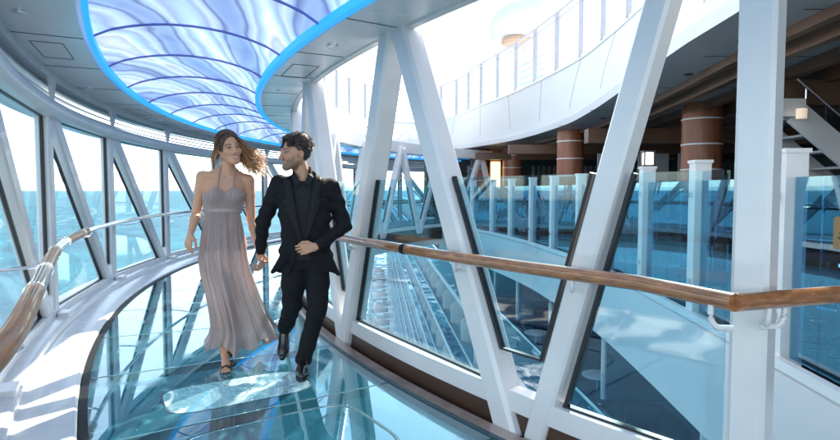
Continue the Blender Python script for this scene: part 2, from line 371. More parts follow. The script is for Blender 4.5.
for R, a, wr, wa in ((15.25, 24.4, .11, 1.1), (15.25, 10, .11, 1.1), (13.22, 24.5, .12, 1.3)):
    for R1_, a1_, R2_, a2_ in ((R-wr, a-wa, R-wr, a+wa), (R+wr, a-wa, R+wr, a+wa), (R-wr, a-wa, R+wr, a-wa), (R-wr, a+wa, R+wr, a+wa)):
        g.beam(ring(R1_, a1_, ZC-.001), ring(R2_, a2_, ZC-.001), .008, .004, (0, 0, 1))
g.build('panel_joints', M['seam'], CE)
for R_c, a_c in ((15.3, 17.5), (15.3, 28.6), (15.3, 8), (13.24, 29.3), (13.24, 19.8), (13.24, 36)):
    g = MB(); c_ = ring(R_c, a_c, ZC-.012); g.lathe(c_, [(.035, 0), (.045, .004), (.045, .013)], 18); g.build('downlight_rim', M['chrome'], CE, True)
SK = thing('skylight', 'blue and white swirled backlit skylight with cyan light strip edges', 'skylight')
RI, RO = 13.47, 14.93
def vault(t): return ZC+.03+.17*(4*t*(1-t))**.8
ribs = [30.9+4.5*4-4.5*k for k in range(22)]
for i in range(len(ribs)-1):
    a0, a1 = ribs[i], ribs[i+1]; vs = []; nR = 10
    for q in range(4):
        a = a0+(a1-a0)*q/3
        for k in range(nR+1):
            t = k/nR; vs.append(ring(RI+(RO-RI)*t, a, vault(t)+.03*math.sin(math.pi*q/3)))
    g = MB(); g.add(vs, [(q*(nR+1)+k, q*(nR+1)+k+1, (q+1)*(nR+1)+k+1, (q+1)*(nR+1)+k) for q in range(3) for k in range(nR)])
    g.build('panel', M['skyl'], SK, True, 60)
M['rib'] = mat('blue_rib', (.16, .20, .60), .3, var=.1)
for a in ribs:
    g = MB(); g.tube([ring(RI+(RO-RI)*k/12, a, vault(k/12)-.005) for k in range(13)], .012, 8); g.build('rib', M['rib'], SK, True)
M['glassedge'] = M['rib']
for sgn, R in ((1, RO), (-1, RI)):
    g = MB(); g.sweep(rpath(R, -52, 50), [(-.02, ZC-.01), (.02, ZC-.01), (.02, ZC+.05), (-.02, ZC+.05)] if sgn > 0 else [(-.024, ZC-.01), (.024, ZC-.01), (.024, ZC+.05), (-.024, ZC+.05)])
    g.build('light_strip', M['led'], SK)
g = MB(); g.sweep(rpath(14.2, -52, 50), [(-.85, ZC+.26), (.85, ZC+.26), (.85, ZC+.3), (-.85, ZC+.3)]); g.build('roof', M['white'], CE)

# ------------------------------------------------------------ inner truss wall
IW = thing('truss_wall', 'white V shaped steel truss with glass infill along the inner side of the walkway', 'truss wall')
RT = 12.95
per = 10.0; legs = []
for k in range(-8, 1):
    ap = 31.8+per*k
    legs.append((ap-4.3, ap-.22)); legs.append((ap+5.5, ap+.22))
legs.append((38.0, 41.5))
def ipath(d0, d1): return rpath(RT, d0, d1)
for a0, a1 in legs:
    lw_ = .125 if a0 > 37.8 else .17; g = MB(); g.beam(ring(RT, a0, -.06), ring(RT, a1, ZC+.1), lw_, lw_, ring(RT+1, (a0+a1)/2, 0)-ring(RT, (a0+a1)/2, 0)); g.build('leg', M['white'], IW)
    g = MB(); g.beam(ring(RT, a0, -.2), ring(RT, a0, -.04), .21, .21, ring(RT+1, a0, 0)-ring(RT, a0, 0)); g.build('plinth', M['brownkick'], IW)
PA = 42.7
g = MB(); g.beam(ring(RT, PA, -1.2), ring(RT, PA, ZC+.6), .135, .135, ring(RT+1, PA, 0)-ring(RT, PA, 0)); g.build('post', M['white'], IW)
g = MB(); g.sweep(rpath(13.15, -50, 42), [(-.014, -.25), (-.014, .004), (-.11, .0), (-.17, -.06), (-.17, -.25)]); g.build('sill', M['brownsill'], IW)
g = MB(); g.sweep(rpath(13.15, -50, 42), [(-.17, -.3), (-.172, .10), (-.22, .10), (-.22, -.3)]); g.build('kick_plate', M['brownkick'], IW)
g = MB(); g.sweep(ipath(-50, 42), [(-.05, .10), (.05, .10), (.05, .215), (-.05, .215)]); g.build('bottom_rail', M['white'], IW)
def ipane(poly, skip=()):
    P = [ring(RT, a, z) for a, z in poly]; ac = sum(a for a, z in poly)/len(poly); nn = ring(RT+1, ac, 0)-ring(RT, ac, 0)
    g = MB(); g.slab([p-nn*.006 for p in P], nn*.012); w = g.build('glass_panel', M['panel'], IW)
    g = MB(); ce = sum(P, Vector())/len(P)
    for i in range(len(P)):
        a, b_ = P[i], P[(i+1) % len(P)]
        if (a.z > 1.3 and b_.z > 1.3) or i in skip: continue
        w_ = .022 if abs(a.z-b_.z) > .5 else .012
        t = (b_-a).normalized(); ins = (ce-(a+b_)/2); ins = (ins-t*ins.dot(t)).normalized()
        g.beam(a+ins*w_*.5, b_+ins*w_*.5, w_, .034, nn)
    g.build('gasket', M['gasket'], w)
def legang(l, z): return l[0]+(l[1]-l[0])*(z+.06)/(ZC+.16)
hwA = math.degrees(.1/RT)
for i in range(len(legs)-1):
    l0, l1 = legs[i], legs[i+1]; zt = 1.43 
    if abs(l0[0]-l1[0]) < 3: zb = .42
    else: zb = .215
    a0, a1 = legang(l0, zb)+hwA, legang(l1, zb)-hwA; b0, b1 = legang(l0, zt)+hwA, legang(l1, zt)-hwA
    if a1 < a0+.3: zb = .6; a0, a1 = legang(l0, zb)+hwA, legang(l1, zb)-hwA
    ipane([(a0, zb), (a1, zb), (b1, zt), (b0, zt)])
l0 = legs[-1]; ipane([(legang(l0, .215)+hwA, .215), (PA-hwA, .215), (PA-hwA, 1.43), (legang(l0, 1.43)+hwA, 1.43)], (1,))

# ------------------------------------------------------------ handrails
HR = thing('wooden_handrail', 'glossy brown wooden handrail along the glass right of the man', 'handrail', None)
pts = [ring(13.12, a, .95) for a in np.arange(-46, 42.9, 1.5)]; pk = Vector((1.135, 2.0, .945)); pts = [p for p in pts if p.y > 2.25]+[pk]
g = MB(); g.tube(pts, .034, 14); g.build('rail', M['wood'], HR, True)
pts2 = [pk, Vector((1.7, 2.16, .95)), Vector((2.5, 2.36, .95))]
g = MB(); g.tube(pts2, .034, 14); g.build('rail', M['wood'], HR, True)
def hook(base, rail, side):
    g = MB(); b0 = Vector(base); r0 = Vector(rail); mid = Vector((r0.x, r0.y, b0.z))
    q = [b0, b0+(mid-b0)*.6]
    for k in range(1, 6): a = math.pi/2*k/5; q.append(b0+(mid-b0)*(.6+.4*math.sin(a))+Vector((0, 0, .05*(1-math.cos(a)))))
    q.append(r0-Vector((0, 0, .02))); g.tube(q, .011, 8); g.build('bracket', M['white'], HR, True)
nP = (ring(RT+1, PA, 0)-ring(RT, PA, 0)); tP = Vector((nP.y, -nP.x, 0))
pb = ring(RT, PA, .85)
hook(pb+nP*.09-tP*.06+Vector((0, 0, 0)), pb+nP*.17-tP*.10+Vector((0, 0, .1)), 1)
hook(pb+tP*.095*-1+nP*.02, pb+nP*.06-tP*.20+Vector((0, 0, .1)), 1) if False else None
hook(Vector((1.27, 2.07, .84)), Vector((1.36, 2.07, .945)), 1)
hook(Vector((1.16, 2.05, .84)), Vector((1.08, 2.06, .945)), 1)
for l in legs:
    a = legang(l, .86)
    if a < -40: continue
    hook(ring(RT+.08, a, .86), ring(13.12, a+.3, .95), 1)
for a in (33.4, 24.2):
    g = MB(); g.tube([ring(13.12, a-.12, .95), ring(13.12, a+.12, .95)], .0352, 14); g.build('joint_ring', M['blackstrip'], HR, True)
HL = thing('glossy_handrail', 'light lacquered wooden handrail in front of the sea windows at the left', 'handrail')
s_a = np.arange(SF+1, 14.5, .25)
def rz_(s): return .95
jn = 5.75                                   # where the nearer wooden length starts
g = MB(); g.tube([op(s, .14, .95) for s in s_a if s <= jn-.1], .024, 12); g.build('sheen_rail', M['chrome'], HL, True)
for sa, sb, mt_ in ((jn, 6.9, 'woodlight'), (6.9, 7.6, 'chrome'), (7.6, 8.6, 'woodlight'), (8.6, 9.3, 'wooddark'), (9.3, 14.5, 'woodlight')):
    g = MB(); g.tube([op(s, .14, .95) for s in np.linspace(sa, sb, max(3, int((sb-sa)/.12)))], .034, 16); g.build('sheen_rail' if mt_ == 'chrome' else 'wooden_rail', M[mt_], HL, True)  # chrome lengths stand in for sky reflections on the lacquered wood
for s in (jn-.03, jn+.22, 6.9, 7.6, 8.6, 9.3):
    g = MB(); g.tube([op(s-.02, .14, .95), op(s+.02, .14, .95)], .0395, 16); g.build('joint_collar', M['chrome'], HL, True)
for s_ in sV:
    if s_ < SF+1 or s_ > 14: continue
    g = MB(); q = [op(s_, .44, .86)]+[op(s_, .44-.32*math.sin(rad(a)), .86-.0+.06*(1-math.cos(rad(a)))) for a in (30, 60, 90)]+[op(s_, .14, .945)]
    g.tube(q, .011, 8); g.build('bracket', M['chrome'], HL, True)
# ------------------------------------------------------------ ship side
def cr(pts, step=.5):
    """Catmull-Rom through pts (any dimension)"""
    P = [np.array(p, float) for p in pts]; P = [2*P[0]-P[1]]+P+[2*P[-1]-P[-2]]; out = []
    for i in range(1, len(P)-2):
        L = np.linalg.norm(P[i+1]-P[i]); n_ = max(1, int(L/step))
        for k in range(n_):
            t = k/n_; out.append(.5*((2*P[i])+(-P[i-1]+P[i+1])*t+(2*P[i-1]-5*P[i]+4*P[i+1]-P[i+2])*t*t+(-P[i-1]+3*P[i]-3*P[i+1]+P[i+2])*t**3))
    out.append(P[-2]); return out
def withn(pts):
    out = []
    for i, p in enumerate(pts):
        a = pts[max(i-1, 0)]; b = pts[min(i+1, len(pts)-1)]; t = (b-a)[:2]; t = t/np.linalg.norm(t); out.append((p[0], p[1], -t[1], t[0]))   # outward = left of travel
    return out
E = cr([(2.42, -5), (2.42, 0), (2.47, 2.4), (2.58, 4), (2.68, 5.5), (2.77, 7), (2.83, 8.5), (2.81, 10), (2.69, 11.5), (2.55, 13), (2.3, 14.5), (2.0, 16), (1.55, 17.5), (.95, 18.8), (.7, 19.3)], .4)
EP = withn(E)
SH = thing('cruise_ship', 'white cruise ship side with rows of cabin balconies and a sweeping upper deck edge', 'cruise ship')
g = MB(); g.sweep(EP, [(.0, -.92), (.05, -.90), (.055, .06), (.03, .085), (-.03, .085), (-.25, .0), (-.25, -.92)]); g.build('deck_fascia', M['white2'], SH, True)
g = MB(); g.sweep(EP, [(-.03, .0), (-.03, .088), (-.22, .088), (-.22, .0)]); g.build('gutter', M['blackstrip'], SH)
dk = MB(); dp = [(p[0]-nx*.22*-1*-1, p[1], .09) for p, (x, y, nx, ny) in zip(E, EP)]
dk.add([(x-nx*.22, y-ny*.22, .09) for x, y, nx, ny in EP]+[(4, 40, .09), (30, 40, .09), (30, -5, .09)], [tuple(range(len(EP)+3))])
tag(dk.build('deck', M['deck']), kind='structure')
g = MB(); g.add([(x-nx*.1, y-ny*.1, -.91) for x, y, nx, ny in EP]+[(4, 40, -.91), (30, 40, -.91), (30, -5, -.91)], [tuple(range(len(EP)+3))]); g.build('deck_underside', M['blueglass'], SH)
# white walkway shelf on the landing at the viewer's right (threshold)
g = MB(); g.slab([(1.0, 1.7, -.05), (2.4, 2.0, -.05), (2.4, -2, -.05), (.6, -2, -.05)], (0, 0, .05)); tag(g.build('landing', M['ledge']), kind='structure')
tag(g and MB() and bpy.data.objects['landing'], kind='structure')

# balustrade on the deck edge
BA = thing('glass_balustrade', 'teal glass balustrade with square white posts along the curved deck edge', 'balustrade')
# arclength positions
L = [0]
for a, b_ in zip(E[:-1], E[1:]): L.append(L[-1]+float(np.linalg.norm(b_-a)))
def at_L(l):
    i = max(0, min(len(L)-2, int(np.searchsorted(L, l))-1)); t = (l-L[i])/(L[i+1]-L[i]); t = min(max(t, 0), 1)
    p = E[i]*(1-t)+E[i+1]*t; n_ = EP[i]; return Vector((p[0], p[1], 0)), Vector((n_[2], n_[3], 0)).normalized()
# start so that a post stands at y=3.96
l0 = next(L[i] for i in range(len(E)) if E[i][1] >= 3.96)
k = -3; posts = []
while l0+1.5*k < L[-1]-.1:
    posts.append(l0+1.5*k); k += 1
for i, l in enumerate(posts):
    p, n_ = at_L(l); a = math.atan2(n_.y, n_.x)
    if p.y < 3.2: continue
    g = MB(); q = p-n_*.06
    g.box((q.x, q.y, .85), (.15, .15, 1.54), a); g.box((q.x, q.y, 1.625), (.175, .175, .03), a); g.build('post', M['white'], BA)
    for zc_ in (1.30, .45): g = MB(); g.box((q.x+n_.x*.082, q.y+n_.y*.082, zc_), (.03, .04, .05), a); g.build('clamp', M['chrome'], BA)
for i in range(len(posts)-1):
    la, lb = posts[i]+.09, posts[i+1]-.03; n_k = 4; g = MB()
    if at_L(lb)[0].y < 1: continue
    for q in range(n_k):
        a_, na = at_L(la+(lb-la)*q/n_k); b_, nb = at_L(la+(lb-la)*(q+1)/n_k); o = -.06
        A, B_ = a_+na*o, b_+nb*o
        g.slab([A+Vector((0, 0, .16)), B_+Vector((0, 0, .16)), B_+Vector((0, 0, 1.44)), A+Vector((0, 0, 1.44))], na*.012)
    g.build('glass_panel', M['ballglass'], BA)
g = MB(); g.sweep([e for e in EP if e[1] > 0], [(.01, .10), (.07, .10), (.07, .17), (.01, .17)]); g.build('base_rail', M['white'], BA)

# upper deck: fascia, soffit, beams
UL = [(2.55, -3), (2.6, 1), (2.78, 5.1), (2.87, 6.5), (3.18, 9.1), (3.4, 11.5), (3.44, 13.8), (3.0, 17.3), (2.0, 20.3), (1.16, 21.7), (-.5, 22.3), (-2.0, 21.3), (-2.8, 17), (-3.3, 13.5), (-3.6, 11)]
UU = [(3.2, -3), (3.25, 1), (3.4, 5.4), (3.48, 7.3), (3.54, 9.44), (3.57, 10.8), (3.5, 12.9), (2.85, 16.6), (2.0, 19.8), (1.4, 22.3), (-.04, 24.6), (-2.3, 23), (-3.3, 18.4), (-3.8, 14.5), (-4.1, 12)]
both = cr([a+b_ for a, b_ in zip(UL, UU)], .45)
lo = [p[:2] for p in both]; up = [p[2:] for p in both]; loN = withn(lo)
ZS_, ZU = 2.9, 4.25
vs = []; rows = 9
for (x, y, nx, ny), u in zip(loN, up):
    pr = [(x, y, ZS_), (x+nx*.02, y+ny*.02, ZS_+.14), (x-nx*.05, y-ny*.05, ZS_+.16)]
    for k in range(1, rows-2):
        t = k/(rows-3); f = t**1.5
        pr.append(((x-nx*.05)*(1-f)+u[0]*f, (y-ny*.05)*(1-f)+u[1]*f, ZS_+.16+(ZU-ZS_-.16)*t))
    vs += pr
g = MB(); kk = len(vs)//len(loN)
g.add(vs, [(i*kk+j, i*kk+j+1, (i+1)*kk+j+1, (i+1)*kk+j) for i in range(len(loN)-1) for j in range(kk-1)]); g.build('upper_fascia', M['white2'], SH, True, 25)
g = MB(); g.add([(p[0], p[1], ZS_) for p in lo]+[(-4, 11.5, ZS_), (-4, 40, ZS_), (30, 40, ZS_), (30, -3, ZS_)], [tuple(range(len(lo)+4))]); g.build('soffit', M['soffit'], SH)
g = MB(); g.add([(p[0], p[1], ZU-.02) for p in up]+[(-4.5, 12, ZU-.02), (-4.5, 40, ZU-.02), (30, 40, ZU-.02), (30, -3, ZU-.02)], [tuple(range(len(up)+4))]); g.build('upper_deck_floor', M['white2'], SH)
g = MB(); g.sweep(withn([np.array(p) for p in up]), [(-.05, ZU-.03), (.03, ZU-.03), (.03, ZU+.05), (-.05, ZU+.05)]); g.build('upper_curb', M['white2'], SH)
lim = [e for e in loN if -3 <= e[1] and e[0] > 1.0]
def offpath(path, o):
    pts = [np.array((x-nx*o, y-ny*o)) for x, y, nx, ny in path]; return withn(pts)
for o, w, h, mt in ((.75, .10, .10, 'beam'), (1.05, .12, .16, 'beam'), (1.75, .12, .14, 'beam'), (2.25, .14, .18, 'beam'), (3.2, .12, .14, 'beam')):
    g = MB(); g.sweep(offpath([e for e in lim if e[1] < 19-o*1.6], o), [(-w/2, ZS_-h), (w/2, ZS_-h), (w/2, ZS_+.02), (-w/2, ZS_+.02)]); g.build('soffit_beam', M[mt], SH)
g = MB()
for y in (3.3, 4.9, 6.6, 8.6, 11, 13.6):
    g.box((5.5, y, ZS_-.001), (4.4, .012, .006))
g.build('soffit_joints', M['gasket'], SH)
g = MB()
for (x, y) in ((3.25, 4.2), (3.35, 5.9), (3.6, 7.6), (3.8, 9.8), (3.95, 12.2), (4.6, 5.0), (4.9, 7.3)):
    g.lathe((x, y, ZS_-.012), [(.055, 0), (.055, .013)], 14)
g.build('downlight', M['gasket'], SH)
for (x0, x1, y, z0, z1) in ((4.5, 12, 7.4, 2.44, 2.76), (3.6, 13, 12.2, 2.36, 2.66), (2.6, 14, 16.5, 2.4, 2.66), (1.8, 14, 20.6, 2.45, 2.7)):
    g = MB(); g.box(((x0+x1)/2, y, (z0+z1)/2), (x1-x0, .3, z1-z0)); g.build('cross_beam', M['beam'], SH)
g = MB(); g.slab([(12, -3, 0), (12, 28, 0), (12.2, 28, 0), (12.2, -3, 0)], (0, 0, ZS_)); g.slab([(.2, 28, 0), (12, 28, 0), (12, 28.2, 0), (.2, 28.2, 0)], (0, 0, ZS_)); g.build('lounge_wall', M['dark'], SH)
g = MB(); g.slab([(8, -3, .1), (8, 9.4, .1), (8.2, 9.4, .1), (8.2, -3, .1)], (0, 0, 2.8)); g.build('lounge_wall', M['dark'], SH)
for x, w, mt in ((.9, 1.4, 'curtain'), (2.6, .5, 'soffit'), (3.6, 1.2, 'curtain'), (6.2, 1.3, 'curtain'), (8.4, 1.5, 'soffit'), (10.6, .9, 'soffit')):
    g = MB(); n_ = int(w/.12); 
    pts = [(x-w/2+w*k/n_, 27.9-(k % 2)*.07, .1) for k in range(n_+1)]
    g.slab(pts+[(x+w/2, 27.99, .1), (x-w/2, 27.99, .1)], (0, 0, 2.45)); g.build('wall_curtain', M[mt], SH)
for x, y in ((4.4, 13.9), (5.4, 13.9), (6.4, 13.9)):
    g = MB(); g.slab([(x, y, .1), (x+.75, y, .1), (x+.75, y+.06, .1), (x, y+.06, .1)], (0, 0, 2.15)); g.build('lounge_screen', M['soffit'], SH)

g = MB()
for i in range(6, len(loN)-4, 7):
    (x, y, nx, ny), u = loN[i], up[i]; q = []
    for k in range(1, rows-2):
        t = k/(rows-3); f = t**1.5; q.append((((x-nx*.05)*(1-f)+u[0]*f)+nx*.003, ((y-ny*.05)*(1-f)+u[1]*f)+ny*.003, ZS_+.16+(ZU-ZS_-.16)*t))
    g.tube(q, .006, 5)
g.build('plate_joints', M['railpost'], SH)
# upper railing
UR = thing('upper_railing', 'white railing with upright posts on the sunlit upper deck edge', 'railing')
upN = withn([np.array(p) for p in up]); UL_ = [0]
for a, b_ in zip(up[:-1], up[1:]): UL_.append(UL_[-1]+float(np.linalg.norm(b_-a)))
def upat(l):
    i = max(0, min(len(UL_)-2, int(np.searchsorted(UL_, l))-1)); t = min(max((l-UL_[i])/(UL_[i+1]-UL_[i]), 0), 1)
    p = up[i]*(1-t)+up[i+1]*t; return Vector((p[0], p[1], 0)), Vector((upN[i][2], upN[i][3], 0))
g = MB(); g.sweep(upN, [(-.03, ZU+1.38), (.03, ZU+1.38), (.03, ZU+1.43), (-.03, ZU+1.43)]); g.build('top_rail', M['railpost'], UR)
g = MB(); g.sweep(upN, [(-.015, ZU+1.24), (.015, ZU+1.24), (.015, ZU+1.27), (-.015, ZU+1.27)]); g.build('under_rail', M['railpost'], UR)
l = 7.0; pl = []
while l < UL_[-1]: pl.append(l); l += 1.42
for l in pl:
    p, n_ = upat(l); a = math.atan2(n_.y, n_.x); g = MB(); g.box((p.x, p.y, ZU+.7), (.10, .07, 1.36), a); g.build('post', M['railpost'], UR)
for l, m_ in zip(pl[:-1], pl[1:]):
    g = MB(); q = []
    for k in range(4):
        a_, na = upat(l+.05+(m_-l-.1)*k/4); b_, nb = upat(l+.05+(m_-l-.1)*(k+1)/4)
        g.slab([a_+Vector((0, 0, ZU+.1)), b_+Vector((0, 0, ZU+.1)), b_+Vector((0, 0, ZU+1.22)), a_+Vector((0, 0, ZU+1.22))], na*.01)
    g.build('glass_panel', M['pane'], UR)
for zz in (.25, .45, .65, .85, 1.05):
    g = MB(); g.sweep([(x, y, nx, ny) for x, y, nx, ny in offpath([e for e in upN if e[1] > 16.5], .8)], [(-.02, ZU+zz), (.02, ZU+zz), (.02, ZU+zz+.05), (-.02, ZU+zz+.05)]); g.build('slat', M['balcglass'], UR)

# radome and mast above
MT = thing('radar_dome', 'white radar dome with an orange underside glowing in the bright sky', 'radar dome')
mx_, my_, mz_ = 7.6, 40, 11.9
g = MB(); prof = [(1.2, -.35), (2.2, -.1), (2.75, .45)]+[(2.85*math.cos(rad(a)), .6+2.1*math.sin(rad(a))) for a in range(5, 90, 9)]
g.lathe((mx_, my_, mz_), prof, 40); g.build('dome', M['white2'], MT, True)
g = MB(); g.lathe((mx_-.9, my_-.9, mz_-.3), [(1.0, -.3), (1.12, -.12), (1.0, .1)], 32); g.build('underside_disc', M['orange'], MT, True)
g = MB(); g.lathe((mx_+.5, my_+1.0, 4.1), [(1.5, 0), (.9, 3.5), (.8, 7.6)], 24); g.build('mast', M['white2'], MT, True)
g = MB()
for k in range(4): g.tube([(mx_-4+.3*k, my_, 9.3+k*.25), (mx_-2.2, my_, 11.9), (mx_+.1, my_, 14.4+.1*k)], .05, 6)
for k in range(6): g.tube([(mx_-4.4+.75*k, my_, 8.9+.55*k), (mx_-3.6+.75*k, my_+.3, 8.7+.55*k)], .05, 6)
g.build('lattice', M['white2'], MT)
g = MB(); g.lathe((mx_+1.1, my_, mz_+2.3), [(.35, 0), (.35, 3.5)], 16); g.lathe((mx_+3, my_+1, mz_+1.2), [(.3, 0), (.3, 4.5)], 16); g.build('funnel_pipe', M['white2'], MT, True)

# columns
def column(x, y, r_, label):
    t = thing('wood_column', label, 'column', 'wood clad columns of the deck lounge')
    g = MB(); g.lathe((x, y, .09), [(r_, 0), (r_, 2.81)], 28); g.build('cladding', M['column'], t, True)
    for z in (.35, .8, 1.25, 1.7, 2.15, 2.6):
        g = MB(); g.lathe((x, y, z), [(r_+.012, 0), (r_+.012, .028)], 28); g.build('band', M['white'], t, True)
    g = MB(); g.lathe((x, y, .09), [(r_+.03, 0), (r_+.03, .12)], 28); g.build('base', M['white'], t, True)
column(5.1, 10.2, .34, 'thickest brown column with pale bands, nearest the upright post at the right')
column(3.95, 14.8, .34, 'brown banded column between two slanted white legs, midway down the deck lounge')
column(3.42, 20.8, .36, 'brown banded column with a glowing lamp on its left side')
column(2.3, 21.6, .36, 'farthest brown banded column beside the beige curtain')

# lamps and furniture of the deck lounge
def lantern(x, y, z):
    t = thing('lantern', 'small black framed white lit lantern on top of a balustrade post', 'lantern')
    g = MB()
    for sx in (-1, 1):
        for sy in (-1, 1): g.box((x+sx*.062, y+sy*.062, z+.09), (.014, .014, .18))
    g.box((x, y, z+.006), (.15, .15, .02)); g.box((x, y, z+.185), (.15, .15, .016)); g.build('frame', M['gasket'], t)
    g = MB(); g.box((x, y, z+.095), (.10, .10, .15)); g.build('lamp_glass', M['whitelamp'], t)
q, nq = at_L(posts[[abs(at_L(l)[0].y-7) for l in posts].index(min(abs(at_L(l)[0].y-7) for l in posts))]); lantern(q.x-nq.x*.06, q.y-nq.y*.06, 1.642)
t = thing('wall_lamp', 'tall warm glowing lamp beside the brown banded columns', 'lamp')
g = MB(); g.box((2.82, 21.0, 1.9), (.34, .14, 1.0)); g.build('shade', M['warmlamp'], t)
g = MB(); g.box((2.82, 21.1, 1.7), (.42, .08, 2.4)); g.box((2.82, 21.1, .3), (.42, .3, .4)); g.build('bracket', M['beam'], t)
def lchair():
    t = empty('lounge_chair'); g = MB()
    for sx in (-1, 1):
        for sy in (-1, 1): g = MB(); g.tube([(sx*.21, sy*.2, .44), (sx*.24, sy*.23, 0)], .015, 6); g.build('leg', M['chrome'], t)
    g = MB(); g.box((0, 0, .46), (.5, .5, .07)); g.build('seat', M['bluefab'], t)
    g = MB(); g.slab([(-.24, .2, .5), (.24, .2, .5), (.24, .30, 1.12), (-.24, .30, 1.12)], (0, .05, 0)); g.build('backrest', M['bluefab'], t)
    return t
def ltable():
    t = empty('round_table'); g = MB(); g.lathe((0, 0, .72), [(.38, 0), (.4, .015), (.4, .03)], 28); g.build('tabletop', M['white'], t, True)
    g = MB(); g.lathe((0, 0, 0), [(.25, 0), (.24, .02), (.03, .05), (.03, .72)], 16); g.build('pedestal', M['chrome'], t, True); return t
C0, T0 = lchair(), ltable()
spots = [((4.0, 5.2, .09), 200, 'navy chair beside the nearest table behind the balustrade glass at the right'), ((4.9, 6.6, .09), 20, 'navy chair on the far side of the nearest table behind the balustrade'),
 ((4.2, 8.6, .09), 170, 'navy chair in front of the thickest brown column'), ((5.0, 9.0, .09), 100, 'navy chair right of the table near the thickest column'),
 ((3.9, 11.8, .09), 30, 'navy chair between the thickest column and the next brown column'), ((4.7, 12.9, .09), -20, 'navy chair with its back to the grey lounge screens'),
 ((3.3, 16.4, .09), 200, 'navy chair far down the lounge near the deck edge'), ((4.2, 17.4, .09), 10, 'navy chair far down the lounge before the cross beam'),
 ((2.3, 19.2, .09), 160, 'navy chair beside the wooden bench at the far end'), ((1.6, 20.4, .09), 10, 'navy chair near the beige curtain at the far end')]
for i, (p, a, lb) in enumerate(spots):
    o = C0 if i == 0 else copy_tree(C0); o.location = p; o.rotation_euler.z = rad(a); tag(o, lb, 'chair', 'navy chairs of the deck lounge')
for i, (p, lb) in enumerate((((4.5, 5.9, .09), 'round white table nearest the balustrade glass at the right'), ((4.4, 9.4, .09), 'round white table before the thickest brown column'), ((4.2, 12.4, .09), 'round white table between two brown columns'), ((3.7, 17.0, .09), 'round white table far down the deck lounge'))):
    o = T0 if i == 0 else copy_tree(T0); o.location = p; tag(o, lb, 'table', 'round tables of the deck lounge')
t = thing('wooden_bench', 'long orange brown wooden bench behind the far balustrade glass', 'bench')
g = MB(); g.box((3.6, 18.9, .5), (3.0, .42, .06)); g.build('seat', M['woodlight'], t)
for x in (2.3, 3.6, 4.9): g = MB(); g.box((x, 18.9, .28), (.08, .36, .38)); g.build('leg', M['white'], t)
# stair
t = thing('deck_stair', 'grey metal stair running diagonally under the upper deck at the right edge', 'stair')
a, b_ = Vector((4.72, 7.1, 2.32)), Vector((7.0, 7.1, .45))
for dy in (0, .9): g = MB(); g.beam(a+Vector((0, dy, 0)), b_+Vector((0, dy, 0)), .30, .06, (0, 1, 0)); g.build('stringer', M['white'], t)
for k in range(9): p = a+(b_-a)*(k+.5)/9; g = MB(); g.box((p.x, 7.55, p.z+.05), (.27, .84, .03)); g.build('tread', M['soffit'], t)
g = MB()
for k in range(9): p = a+(b_-a)*(k+.5)/9; g.tube([(p.x, 7.1, p.z+.1), (p.x, 7.1, p.z+.42)], .012, 6)
g.tube([a+Vector((0, 0, .42)), b_+Vector((0, 0, .42))], .02, 8); g.build('railing', M['chrome'], t)
g = MB(); g.box((4.6, 7.15, 2.37), (.36, .3, .22)); g.build('top_plate', M['white'], t)
g = MB(); g.tube([(4.66, 6.9, 2.22), (4.66, 6.9, 2.34)], .06, 12); g.build('spotlight', M['spot'], t)
# brass sign at the right edge
t = thing('brass_plate', 'small brass plate with rounded corners on the balustrade glass at the right edge', 'plate')
pts = []
for cx_, cz_, a0 in ((.055, .075, 0), (-.055, .075, 90), (-.055, -.075, 180), (.055, -.075, 270)):
    for k in range(4): a = rad(a0+30*k); pts.append((2.44+.05, 3.32+(cx_+.02*math.cos(a)), 1.10+cz_+.02*math.sin(a)))
g = MB(); g.slab([(2.45, 3.22-(p[1]-3.32), p[2]) for p in pts], (-.012, 0, 0)); g.build('plate', M['gold'], t)
g = MB(); g.box((2.437, 3.22, 1.07), (.002, .07, .012)); g.box((2.437, 3.22, 1.10), (.002, .05, .012)); g.build('engraving', M['gasket'], t)

# cabin balconies down the ship's side
def SL(y): return 3.2-.077*y
YB0, YB1 = -6, 190
sxp = lambda o=0: [(SL(y)+.0, y, -1, -.077) for y in (YB0, YB1)]
nd = 8
for d in range(nd):
    zf = -2.9-2.75*d; T = 2.3 if d == 0 else 1.7
    g = MB(); g.sweep(sxp(), [(-T, zf-.16), (.03, zf-.16), (.03, zf+.06), (-T, zf+.06)]); g.build('balcony_floor', M['white2'] if d else M['white2'], SH)
    g = MB(); g.sweep(sxp(), [(-T, zf+.065), (-.03, zf+.065), (-.03, zf+.07), (-T, zf+.07)]); g.build('balcony_carpet', M['balcfloor'], SH)
    g = MB(); g.sweep(sxp(), [(.0, zf+1.08), (.055, zf+1.08), (.055, zf+1.14), (.0, zf+1.14)]); g.build('balcony_rail', M['chrome'] if d == 0 else M['white'], SH)
    g = MB(); g.sweep(sxp(), [(.02, zf+.08), (.03, zf+.08), (.03, zf+1.08), (.02, zf+1.08)]); g.build('balcony_glass', M['balcglass'], SH)
    g = MB(); g.sweep(sxp(), [(-T, zf-.3), (-T, zf+2.6), (-T-.2, zf+2.6), (-T-.2, zf-.3)]); g.build('cabin_wall', M['hullwin'] if d == 0 else M['white2'], SH)
    g = MB(); y = YB0+.9
    while y < (60 if d < 4 else YB1):
        g.box((SL(y)+T-.01, y, zf+1.12), (.05, 1.7, 2.05), -.077); y += 3.0
    g.build('cabin_windows', M['hullwin'], SH)
